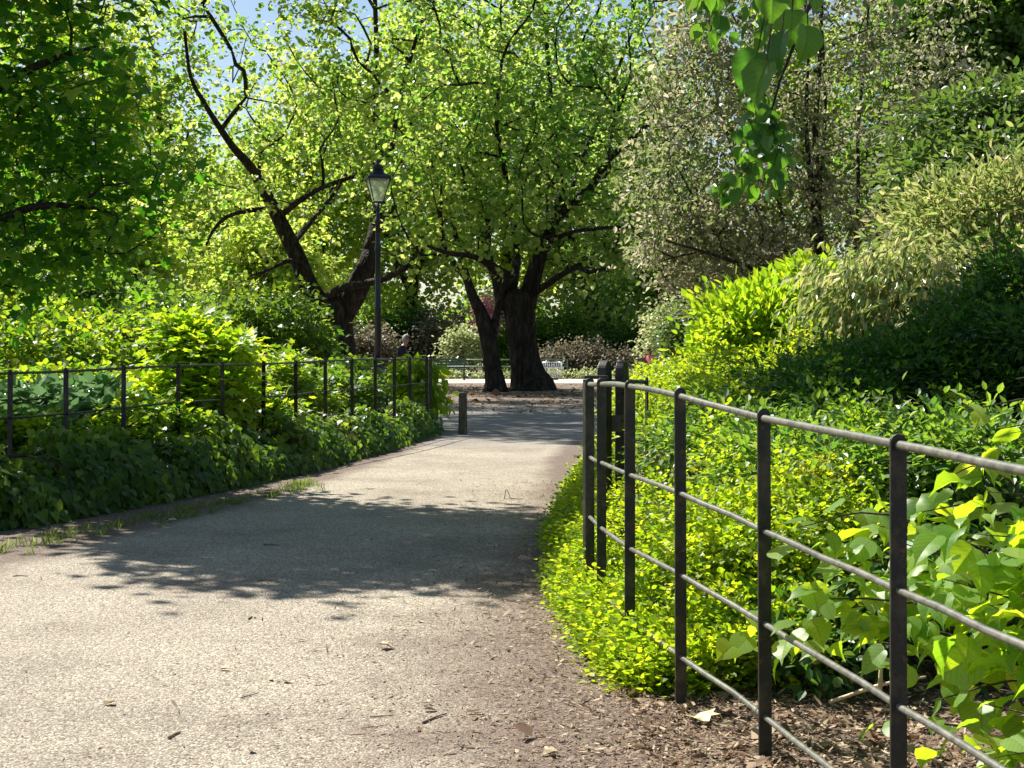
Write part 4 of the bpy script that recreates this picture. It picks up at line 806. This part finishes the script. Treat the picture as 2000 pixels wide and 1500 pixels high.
# lime leaved bush behind the near fence
rng = np.random.default_rng(110); lb_ = root('lime_bush', (1.9, 4.9, 0), 'bush of large glowing heart shaped leaves behind the nearest posts of the right fence', 'bush')
anch = []; nl_ = []; mb = MB(); org = np.array([2.3, 5.3, .1])
ends = []
for px, py, D, k in [(1560, 1030, 5.1, 9), (1600, 1090, 5.0, 11), (1640, 1010, 5.3, 8), (1590, 1170, 5.0, 9), (1700, 1120, 5.0, 12), (1850, 930, 5.0, 8), (1930, 960, 4.7, 10), (1800, 1000, 5.0, 11), (1760, 1060, 4.9, 11), (1880, 1040, 4.7, 13), (1960, 1080, 4.6, 12),
                     (1840, 1130, 4.7, 12), (1780, 1180, 4.8, 10), (1930, 1180, 4.5, 12), (1990, 1160, 4.5, 9), (1870, 1260, 4.6, 10), (1960, 1270, 4.5, 11), (1800, 1290, 4.7, 6), (1900, 1370, 4.4, 8), (1980, 1400, 4.3, 8), (1850, 1440, 4.4, 7), (1940, 1480, 4.2, 6), (1430, 1215, 5.5, 7), (1660, 1200, 5.1, 6), (2040, 1000, 4.6, 10), (2060, 1250, 4.4, 10), (1890, 800, 4.7, 5), (1940, 840, 4.6, 5), (1985, 740, 4.5, 4), (1990, 860, 4.5, 5), (1820, 1370, 4.6, 4), (1740, 1400, 4.7, 3)]:
    e = P(px, py, D); a = e + np.array([.22 + .1 * rng.random(), .08 + .1 * rng.normal(), -.03 + .05 * rng.normal()]); s = np.array([2.1 + .15 * rng.normal(), 5.2 + .2 * rng.normal(), 0.02])
    if e[2] > 1.1: a = e + np.array([.3, .05, .02]); 
    q, rr = smooth_path([s, (s + a) / 2 + [.05, .05, max(.05, .25 * a[2])], a, e], [.008, .006, .004, .0015], .07); mb.tube(q, rr, 5)
    anch.append((a, e)); nl_.append(k)
    if py > 900: anch.append((a + rng.normal(size=3) * [.07, .1, .06], e + rng.normal(size=3) * [.09, .12, .07])); nl_.append(max(3, int(k * .9)))
mb.build('stem', BARK_T, lb_, True)
C, Dv, N = heart_sprays(rng, anch, nl_, .1, .045, None, .9)
heart_object('foliage', rng, C, Dv, N, np.clip(.095 + .022 * rng.normal(size=len(C)), .06, .13), lb_)

# ------------------------------------------------------------------ far planting beyond the promenade
def far(label, px, topy, D, rpx, mat, seed, L=.16, n=2600, T=T_WIDE, name='shrub', per=10, sig=.3, sq=1.0, cat='shrub', hz_=None):
    top = P(px, topy, D)[2]; c = P(px, 700, D); rx = rpx * D / FPX; rz_ = top / 2 * sq
    bush(name, label, cat, [(c[0], D, top - rz_, rx, rx * .7, rz_), (c[0] + rx * .4, D - .4, (top - rz_) * .8, rx * .6, rx * .5, rz_ * .8), (c[0] - rx * .45, D + .2, (top - rz_) * .7, rx * .6, rx * .5, rz_ * .75)], n, L, T, mat, seed, per, sig, 'shrubs beyond the far promenade', stems=5, stem_r=.05)
far('dark dense bush behind the walking person', 800, 600, 76, 60, L_DARK, 120, .17, 4200)
far('dusky grey green bush between the forked trunk and the lamp post', 720, 640, 70, 50, L_HEATH, 121, .13, 3200)
far('brown twiggy bush left of the pink blossom', 870, 610, 74, 50, L_HEATH, 122, .14, 3000)
far('pale lime bush just left of the leaning trunk', 905, 640, 68, 30, L_PALE, 123, .14, 2400)
far('pink blossoming shrub seen behind the leaning trunk', 947, 582, 72, 20, L_PINK, 124, .13, 1300, sq=.35)
far('shadowed green bush right of the thick central trunk', 1095, 600, 76, 60, L_MID, 125, .17, 3800)
far('dusty pinkish brown low bush above the far wire basket', 1130, 672, 68, 70, L_HEATH, 126, .11, 4200)
far('dark green bush left of the seated person', 1225, 640, 72, 60, L_DARK, 127, .15, 4200)
far('grey twiggy low bush right of the gate posts', 1215, 690, 67, 45, L_HEATH, 128, .11, 2400)
far('variegated cream and green bush above the seated person', 1300, 590, 62, 30, L_PALE, 129, .12, 3200)
far('dark brown green bush under the grey leaved tree', 1350, 600, 56, 50, L_GLOSS, 130, .12, 4600)
far('tall mid green bush between the central trunk and the dark bush', 1170, 570, 82, 70, L_MID, 131, .18, 3800)
far('tall green bush behind the lamp post', 760, 560, 86, 80, L_MID, 132, .18, 3600)
far('tall dark bush behind the forked trunk', 620, 600, 80, 70, L_MID, 133, .18, 3600)
far('green bush directly behind the thick central trunk', 1010, 610, 80, 60, L_MID, 134, .17, 3200)
far('green bush low behind the dark ivy clad mound', 420, 600, 60, 60, L_MID, 135, .15, 3200)
far('dark bush at the right end of the far planting', 1430, 560, 50, 70, L_DARK, 136, .13, 4200)
far('bush hidden low behind the lime green shrub', 1540, 560, 44, 70, L_MID, 137, .12, 4000)
# low edging along the promenade
bush('edging_plants', 'low yellow green edging strip along the far side of the promenade', 'plants', [(x, 64.6, .10, 1.5, .35, .20) for x in np.arange(-16, 16, 2.2)], 9000, .10, T_WIDE, L_PALE, 140, 8, .12, stems=0)
# distant wood closing the view
rng = np.random.default_rng(141); K = 2600; wx = rng.uniform(-75, 75, K); wz = rng.random(K) ** .8 * (7 + 3 * np.sin(wx * .21) + 2 * np.sin(wx * .5 + 1)); wy = 112 + 6 * rng.random(K)
g = clumps_to_leaves(rng, np.c_[wx, wy, wz + .3], np.tile([0, -1, .3], (K, 1)), 26, .75, .42, T_WIDE, .7, .2)
o = leaf_object('distant_wood', [g], L_MID); tag(o, 'dark leafy mass of far off wood closing the gaps between the bushes', 'wood', kind='stuff')

# ------------------------------------------------------------------ far railing, wire basket, bench
def far_rail(x0, x1, D, H, label):
    n = max(2, int((x1 - x0) / 2.0)); xs = np.linspace(x0, x1, n + 1); rt = root('green_railing', (x0, D, 0), label, 'railing')
    for x in xs: mb = MB(); mb.box((x, D, H / 2), (.05, .05, H)); mb.build('post', M_RGREEN, rt, False, .004)
    for z in (H - .02, H * .62, H * .28):
        mb = MB(); mb.tube([(x0, D, z), (x1, D, z)], [.026] * 2, 8); mb.build('rail', M_RGREEN, rt, True)
far_rail(P(842, 700, 65.3)[0], P(1108, 700, 65.3)[0], 65.3, .82, 'pale green railing across the far side of the promenade behind the trunks')
far_rail(P(1112, 700, 68.5)[0], P(1260, 700, 68.5)[0], 68.5, .62, 'low dark edged railing farther back to the right of the wire basket')
def basket(px, D):
    p = P(px, 738, D); x, y = p[0], D; rt = root('wire_basket', (x, y, 0), 'silver wire litter basket standing right of the thick central trunk by the railing', 'litter bin')
    mb = MB()
    for k in range(28):
        a = 2 * math.pi * k / 28; ra, rb = .42, .32; mb.tube([(x + rb * math.cos(a), y + rb * math.sin(a) * .8, .1), (x + ra * .95 * math.cos(a), y + ra * math.sin(a) * .76, .3), (x + ra * math.cos(a), y + ra * math.sin(a) * .8, .72)], [.010] * 3, 5)
    mb.build('wire', M_WIRE, rt, True)
    mb = MB()
    for z, r_ in ((.72, .42), (.5, .41), (.3, .40), (.1, .32)):
        ps = [(x + r_ * math.cos(a), y + .8 * r_ * math.sin(a), z) for a in np.linspace(0, 2 * math.pi, 29)]; mb.tube(ps, [.018 if z > .7 else .012] * 29, 6)
    mb.build('rim', M_WIRE, rt, True)
    mb = MB(); 
    mb.box((x, y, .05), (.5, .3, .1))
    mb.build('foot', M_GREEN, rt)
basket(1078, 62.6)
def bench(x, y, rz_, label, L=1.6, mat=M_GREEN):
    rt = root('park_bench', (x, y, 0), label, 'bench', 'benches by the far promenade'); c, s = math.cos(rz_), math.sin(rz_)
    def W(a, b, z): return (x + c * a - s * b, y + s * a + c * b, z)
    mb = MB()
    for i in range(4): mb.box(W(0, -.18 + .12 * i, .44), (L, .09, .03), rz_)
    mb.build('seat', mat, rt, False, .004)
    mb = MB()
    for i in range(4): mb.box(W(0, .25 + .02 * i, .52 + .11 * i), (L, .03, .085), rz_)
    mb.build('backrest', mat, rt, False, .004)
    for a in (-L / 2 + .1, L / 2 - .1):
        for b in (-.18, .22): mb = MB(); mb.box(W(a, b, .215), (.06, .06, .43), rz_); mb.build('leg', mat, rt, False, .004)
        mb = MB(); mb.box(W(a, 0.02, .66), (.06, .5, .03), rz_); mb.box(W(a, -.2, .55), (.05, .05, .2), rz_); mb.build('armrest', mat, rt, False, .004)
    return rt
p = P(873, 735, 62.4); bench(p[0], 62.4, math.pi, 'dark green slatted bench by the promenade left of the leaning trunk')
p = P(1276, 735, 61.5); bench(p[0], 61.5, R(65), 'bench under the seated person in pink, mostly hidden by leaves', 1.4)

# ------------------------------------------------------------------ people
def skin_mesh(name, joints, edges, mat, parent, sub=1, rootv=0):
    bm = bmesh.new(); lay = bm.verts.layers.skin.verify(); vs = []
    for i, (p, r) in enumerate(joints):
        v = bm.verts.new(tuple(float(c) for c in p)); v[lay].radius = (r, r) if np.isscalar(r) else r; v[lay].use_root = (i == rootv); vs.append(v)
    for a, b in edges: bm.edges.new((vs[a], vs[b]))
    me = bpy.data.meshes.new(name); bm.to_mesh(me); bm.free(); o = bpy.data.objects.new(name, me); COL.objects.link(o)
    m = o.modifiers.new('skin', 'SKIN'); m.use_smooth_shade = True; s_ = o.modifiers.new('sub', 'SUBSURF'); s_.levels = sub; s_.render_levels = sub
    dg = bpy.context.evaluated_depsgraph_get(); me2 = bpy.data.meshes.new_from_object(o.evaluated_get(dg)); bpy.data.objects.remove(o)
    return link(name, me2, mat, parent)
def head(c, face, parent, hairmat, r=.105, long=False):
    """hair cap as its own mesh; face features are in the body mesh (nose, jaw)"""
    bm = bmesh.new(); bmesh.ops.create_uvsphere(bm, u_segments=16, v_segments=10, radius=1)
    f = Vector(face).normalized()
    for v in bm.verts:
        k = v.co.dot(f); v.co = Vector((v.co.x * r * .94, v.co.y * r * 1.0, v.co.z * r * 1.16))
    dele = [v for v in bm.verts if (v.co.dot(f) > r * .42 and v.co.z < r * .55) or v.co.z < (-r * (1.05 if long else .55))]
    bmesh.ops.delete(bm, geom=dele, context='VERTS')
    me = bpy.data.meshes.new('hair'); bm.to_mesh(me); bm.free(); o = link('hair', me, hairmat, parent); o.matrix_parent_inverse = Matrix(); o.location = Vector(c) - parent.location - f * .008 + Vector((0, 0, .012))
    so = o.modifiers.new('solid', 'SOLIDIFY'); so.thickness = .014; so.offset = 1
    for pl in me.polygons: pl.use_smooth = True
    return o
def build_person(base, fx, label, pose, mats, hairmat, scale=1.0, long=False):
    """pose: dict of joints in local metres, +x is the facing direction (world direction fx)"""
    rt = root('person', base, label, 'person'); f = np.array([fx[0], fx[1], 0]); sd = np.array([-fx[1], fx[0], 0]); b = np.array(base, float)
    def W(q): return b + (f * q[0] + sd * q[1] + np.array([0, 0, q[2]])) * scale
    J = pose
    names = ['pelvis', 'belly', 'chest', 'neck', 'chin', 'head', 'crown', 'nose']
    js = [(W(J['pelvis']), (.12, .10)), (W(J['belly']), (.125, .10)), (W(J['chest']), (.15, .11)), (W(J['neck']), .055), (W(J['chin']), .065), (W(J['head']), (.085, .095)), (W(J['crown']), .07)]
    ed = [(0, 1), (1, 2), (2, 3), (3, 4), (4, 5), (5, 6)]
    def chain(start, pts):
        prev = start
        for q, r in pts: js.append((W(q), r)); ed.append((prev, len(js) - 1)); prev = len(js) - 1
        return prev
    for s in 'LR':
        chain(2, [(J['sh' + s], .055), (J['el' + s], .042), (J['wr' + s], .028), (J['ha' + s], .036)])
        chain(0, [(J['hip' + s], .085), (J['kn' + s], .058), (J['an' + s], .040), (J['to' + s], .035)])
    body = skin_mesh('body', js, ed, mats['skin'], rt)
    # nose
    # clothing as slightly fuller skins following the same joints
    tj = [(W(J['pelvis']), (.145, .125)), (W(J['belly']), (.15, .125)), (W(J['chest']), (.175, .135)), (W(np.array(J['neck']) * .7 + np.array(J['chest']) * .3), .075)]
    te = [(0, 1), (1, 2), (2, 3)]
    for s in 'LR':
        for q, r, st in ((J['sh' + s], .075, 2), (J['el' + s], .058, None), (np.array(J['wr' + s]) * .92 + np.array(J['el' + s]) * .08, .042, None)):
            tj.append((W(q), r)); te.append((2 if st else len(tj) - 2, len(tj) - 1))
    skin_mesh('jacket', tj, te, mats['top'], rt)
    tj = [(W(J['pelvis']), (.14, .12))]; te = []
    for s in 'LR':
        for i, (q, r) in enumerate(((J['hip' + s], .10), (J['kn' + s], .074), (np.array(J['an' + s]) + [0, 0, .03], .056))):
            tj.append((W(q), r)); te.append((0 if i == 0 else len(tj) - 2, len(tj) - 1))
    skin_mesh('trousers', tj, te, mats['legs'], rt)
    for s in 'LR': skin_mesh('shoe', [(W(J['an' + s]) - [0, 0, .02], .05), (W(J['to' + s]), .045)], [(0, 1)], mats['shoe'], rt)
    head(W(J['head']), f, rt, hairmat, .112 * scale, long)
    # hands: four unequal fingers and a thumb each
    for s, sg in (('L', 1), ('R', -1)):
        mb = MB(); h = np.array(J['ha' + s]); wv = norm(h - np.array(J['wr' + s])); mb.tube([W(h - wv * .03), W(h), W(h + wv * .035)], [.026, .038, .036], 8)
        for i, ln in enumerate((.066, .076, .072, .056)):
            o_ = np.array([0, (i - 1.5) * .019, 0]); a = h + o_ + wv * .02
            mb.tube([W(a), W(a + wv * ln * .55), W(a + wv * ln * .95 + np.array([.012, 0, -.01]))], [.010, .009, .007], 6)
        mb.tube([W(h + [0, -.02 * sg, .0]), W(h + wv * .03 + [.02, -.045 * sg, 0])], [.012, .009], 6)
        mb.build('hand', mats['skin'], rt, True)
    H_ = np.array(J['head']); mb = MB(); mb.tube([W(H_ + [.085, 0, .015]), W(H_ + [.122, 0, -.022]), W(H_ + [.095, 0, -.035])], [.010, .016, .008], 6); mb.build('nose', mats['skin'], rt, True)
    mb = MB(); mb.tube([W(H_ + [.094, -.025, -.055]), W(H_ + [.10, 0, -.057]), W(H_ + [.094, .025, -.055])], [.006, .009, .006], 6); mb.build('mouth', M_PINKC, rt, True)
    for sg in (1, -1):
        mb = MB(); mb.tube([W(H_ + [.0, sg * .085, .01]), W(H_ + [.0, sg * .10, -.02])], [.020, .012], 6); mb.build('ear', mats['skin'], rt, True)
        mb = MB(); mb.tube([W(H_ + [.088, sg * .035, .018]), W(H_ + [.098, sg * .035, .018])], [.012, .008], 6); mb.build('eye', M_HAIRB, rt, True)
    return rt
walk = dict(pelvis=(0, 0, .92), belly=(.03, 0, 1.06), chest=(.09, 0, 1.27), neck=(.15, 0, 1.43), chin=(.19, 0, 1.49), head=(.20, 0, 1.56), crown=(.19, 0, 1.625),
            shL=(.10, .19, 1.36), elL=(.02, .24, 1.10), wrL=(.20, .22, .93), haL=(.27, .21, .90), shR=(.10, -.19, 1.36), elR=(.16, -.24, 1.10), wrR=(.36, -.20, 1.02), haR=(.43, -.19, 1.01),
            hipL=(0, .10, .86), knL=(.20, .10, .50), anL=(.26, .10, .09), toL=(.40, .11, .04), hipR=(0, -.10, .86), knR=(.04, -.10, .48), anR=(-.24, -.10, .13), toR=(-.12, -.11, .04))
D = 42; p = P(780, 700, D)
build_person((p[0], D, 0), (1, -.1), 'grey haired person in dark clothes walking right, beside the lamp post', walk, dict(skin=M_SKIN, top=M_NAVY, legs=M_BLUE, shoe=M_SHOE), M_HAIRG, 1.0)
sit = dict(pelvis=(0, 0, .52), belly=(.02, 0, .66), chest=(.06, 0, .87), neck=(.09, 0, 1.03), chin=(.13, 0, 1.08), head=(.14, 0, 1.15), crown=(.13, 0, 1.21),
           shL=(.06, .17, .96), elL=(.12, .22, .70), wrL=(.33, .14, .64), haL=(.40, .11, .64), shR=(.06, -.17, .96), elR=(.12, -.22, .70), wrR=(.33, -.14, .64), haR=(.40, -.11, .64),
           hipL=(.03, .10, .52), knL=(.44, .11, .53), anL=(.46, .11, .09), toL=(.60, .11, .04), hipR=(.03, -.10, .52), knR=(.44, -.11, .53), anR=(.40, -.11, .09), toR=(.54, -.11, .04))
D = 61.3; p = P(1273, 700, D)
build_person((p[0], D, 0), (-.9, -.42), 'dark haired person in a pink top sitting on a bench right of the gate posts', sit, dict(skin=M_SKIN, top=M_PINKC, legs=M_DKC, shoe=M_SHOE), M_HAIRB, 1.0, True)

# ------------------------------------------------------------------ litter on the ground
rng = np.random.default_rng(150)
def chips(n, fx, L, T, zr=.012, flat=.35, name='leaf_litter', label='', mat=M_LITTER, vb=.5):
    xy = fx(n); n = len(xy); C = np.c_[xy, .008 + zr * rng.random(n)]; Dv = rdir(rng, n) * [1, 1, .22]; N = np.array([0, 0, 1.0]) + rdir(rng, n) * flat
    g = leaf_geo(C, norm(Dv), N, L * np.exp(.45 * rng.normal(size=n)), T, rng, vb + .28 * rng.normal(size=n), .1); g[0][:, 2] = np.maximum(g[0][:, 2], .0065); return g
def redge(y): return np.interp(y, RE[:, 0], RE[:, 1])
def zone_right(n):
    y = 3.6 + 7.0 * rng.random(n) ** 1.5; x = redge(y) + .15 + rng.normal(size=n) * .42 + rng.exponential(.5, n) * .8; return np.c_[x, y][(x < 3.2)]
def zone_bed(n):
    y = 3.6 + 3.2 * rng.random(n); x = .45 + 2.2 * rng.random(n); return np.c_[x, y]
def zone_edge(n):
    y = 3.8 + 12 * rng.random(n) ** 1.4; x = redge(y) + .2 - np.abs(rng.normal(size=n)) * .8; return np.c_[x, y]
def zone_path(n):
    y = 3.5 + 14 * rng.random(n) ** 1.7; x = -3.4 + 4.2 * rng.random(n); return np.c_[x, y][x < redge(y)]
def zone_far(n):
    y = 31 + 24 * rng.random(n); x = -8 + 16 * rng.random(n); return np.c_[x, y]
T_CHIP = (np.array([(-.10, 0, 0), (.12, .05, .03), (.15, .6, .0), (0, 1, .05), (-.13, .5, .02)]), np.array([(0, 1, 2), (0, 2, 3), (0, 3, 4)]))
parts = [chips(22000, zone_right, .018, T_CHIP), chips(22000, zone_bed, .022, T_CHIP, .02, .7), chips(700, zone_bed, .036, T_WIDE, .02, .7), chips(20000, zone_edge, .011, T_CHIP, vb=.6), chips(5000, zone_edge, .018, T_CHIP, vb=.6), chips(5000, zone_right, .024, T_CHIP, .02, .6, vb=.7), chips(260, zone_right, .03, T_WIDE, .015, .6)]
o = leaf_object('leaf_litter', parts, M_LITTER); tag(o, 'brown wood chips and leaf scraps spread under the right fence and over the path edge', 'litter', kind='stuff')
parts = [chips(6000, zone_path, .009, T_CHIP, .004, vb=.25), chips(500, zone_path, .018, T_CHIP, .006, vb=.4)]
o = leaf_object('grit', parts, M_LITTER); tag(o, 'fine scattered crumbs and husks on the pale path', 'grit', kind='stuff')
parts = [chips(6500, zone_far, .06, T_WIDE, .01)]
o = leaf_object('leaf_litter', parts, M_LITTER); tag(o, 'reddish brown fallen leaves scattered on the ground round the plane trunks', 'litter', kind='stuff')
def twig(pts, r, label, mat=M_STICK, group='twigs lying on the path'):
    q, rr = smooth_path(pts, [r, r * .9, r * .6][:len(pts)] if len(pts) <= 3 else list(np.linspace(r, r * .5, len(pts))), .03); mb = MB(); mb.tube(q, rr, 6, True, .08, rng); o = mb.build('twig', mat, None, True); return tag(o, label, 'twig', group)
def gz(px, py, z=.009): p = G(px, py); p[2] = z; return p
twig([gz(330, 1446), gz(340, 1439), gz(352, 1434)], .006, 'short thick dark twig near the bottom left corner of the path')
twig([gz(486, 1212), gz(492, 1208), gz(500, 1210)], .005, 'stubby dark twig at mid left of the path', M_STICK)
twig([gz(722, 1405), gz(745, 1403), gz(768, 1402)], .0028, 'thin straight twig on the path near the bottom centre')
twig([gz(705, 1427), gz(735, 1424), gz(760, 1419)], .002, 'thin curved twig just below the straight one at bottom centre')
twig([gz(826, 1416), gz(850, 1405), gz(872, 1398)], .005, 'pale bark splinter left of the leaf strewn edge at the bottom')
twig([gz(470, 1367), gz(490, 1362), gz(505, 1357)], .0025, 'small bent twig left of the bottom centre of the path')
twig([gz(25, 1128), gz(40, 1127), gz(54, 1128)], .004, 'twig at the far left of the path below the grass fringe')
twig([gz(505, 1137), gz(520, 1135), gz(545, 1138)], .004, 'crooked dark twig below the tree shadow on the path')
twig([gz(515, 1066), gz(530, 1066), gz(545, 1067)], .005, 'dark twig lying inside the tree shadow on the path')
q0 = G(985, 977); twig([q0 + [0, 0, .01], q0 + [.01, 0, .07], q0 + [.02, .0, .10], q0 + [.045, .0, .05], q0 + [.06, -.02, .02], q0 + [.15, -.03, .015], q0 + [.17, .02, .012], q0 + [.10, .0, .012], q0 + [.0, -.01, .012]], .004, 'looped dark twig standing up on the sunlit path')
# dry sticks in the right bed
twig([(1.22, 5.9, .03), (1.4, 5.8, .12), (1.55, 5.75, .16)], .008, 'pale broken stick slanting on the dark soil behind the right fence', M_DRY, 'sticks in the right bed')
twig([P(1718, 1350, 5.4), P(1720, 1315, 5.4), P(1722, 1290, 5.4)], .009, 'pale upright stub of stick between the two nearest posts of the right fence', M_DRY, 'sticks in the right bed')
def fallen_leaf(px, py, L, rot, label, T=T_LOBED, z=.02, mat=M_DRY, tilt=.35):
    p = G(px, py); V, F = T; V = V.copy(); V[:, 2] = V[:, 2] * 1.6 + .05 * np.sin(V[:, 0] * 9); c, s = math.cos(rot), math.sin(rot); A = V * L
    A = np.c_[A[:, 0] * c - A[:, 1] * s, A[:, 0] * s + A[:, 1] * c, A[:, 2] + tilt * A[:, 0] * .3]; A[:, 2] -= A[:, 2].min() - .008
    o = link('fallen_leaf', raw_mesh('fallen_leaf', A, F), mat); o.location = (p[0], p[1], 0); so = o.modifiers.new('solid', 'SOLIDIFY'); so.thickness = .0015; tag(o, label, 'fallen leaf', 'dry leaves lying on the ground')
M_DRYB = flat_mat('brown dry leaf', (.26, .17, .10), .6, .4, 25, .3); M_DRYG = flat_mat('yellow dry leaf', (.62, .55, .28), .6, .4, 25, .25)
fallen_leaf(740, 1268, .075, -1.9, 'curled pale dry leaf alone on the path right of centre', T_LOBED)
fallen_leaf(448, 1312, .05, 1.2, 'small pale dry leaf on the path left of centre', T_OVAL)
fallen_leaf(225, 1377, .05, 2.2, 'flat whitish dry leaf at lower left of the path', T_WIDE)
fallen_leaf(595, 1254, .035, 1.4, 'tiny pale dry leaf left of the curled one', T_OVAL)
fallen_leaf(562, 1337, .04, .4, 'small curled brown leaf in the lower middle of the path', T_WIDE, mat=M_DRYB)
fallen_leaf(490, 1475, .04, .1, 'small upright brown husk at the bottom edge of the path', T_OVAL, mat=M_DRYB)
fallen_leaf(826, 1392, .05, -1.3, 'pale leaf beside the bark splinter at the bottom', T_OVAL)
fallen_leaf(1385, 1425, .12, .5, 'large crumpled yellow dry leaf between the second and third posts of the right fence', T_LOBED, mat=M_DRYG)
fallen_leaf(1640, 1355, .10, 1.0, 'dull yellow leaf on the shaded soil behind the right fence', T_LOBED, mat=M_DRYG)
fallen_leaf(1092, 1478, .06, 1.7, 'pale leaf with a dark shadow near the bottom centre right', T_WIDE)
fallen_leaf(1260, 1348, .07, -.7, 'pale broken leaf in front of the third post of the right fence', T_WIDE, mat=M_DRYG)
fallen_leaf(1165, 1330, .06, .9, 'brown curled leaf at the litter edge below the yellow green bank', T_OVAL, mat=M_DRYB)
fallen_leaf(345, 1021, .09, 1.5, 'pale leaf in the shade at the upper left of the path', T_OVAL)
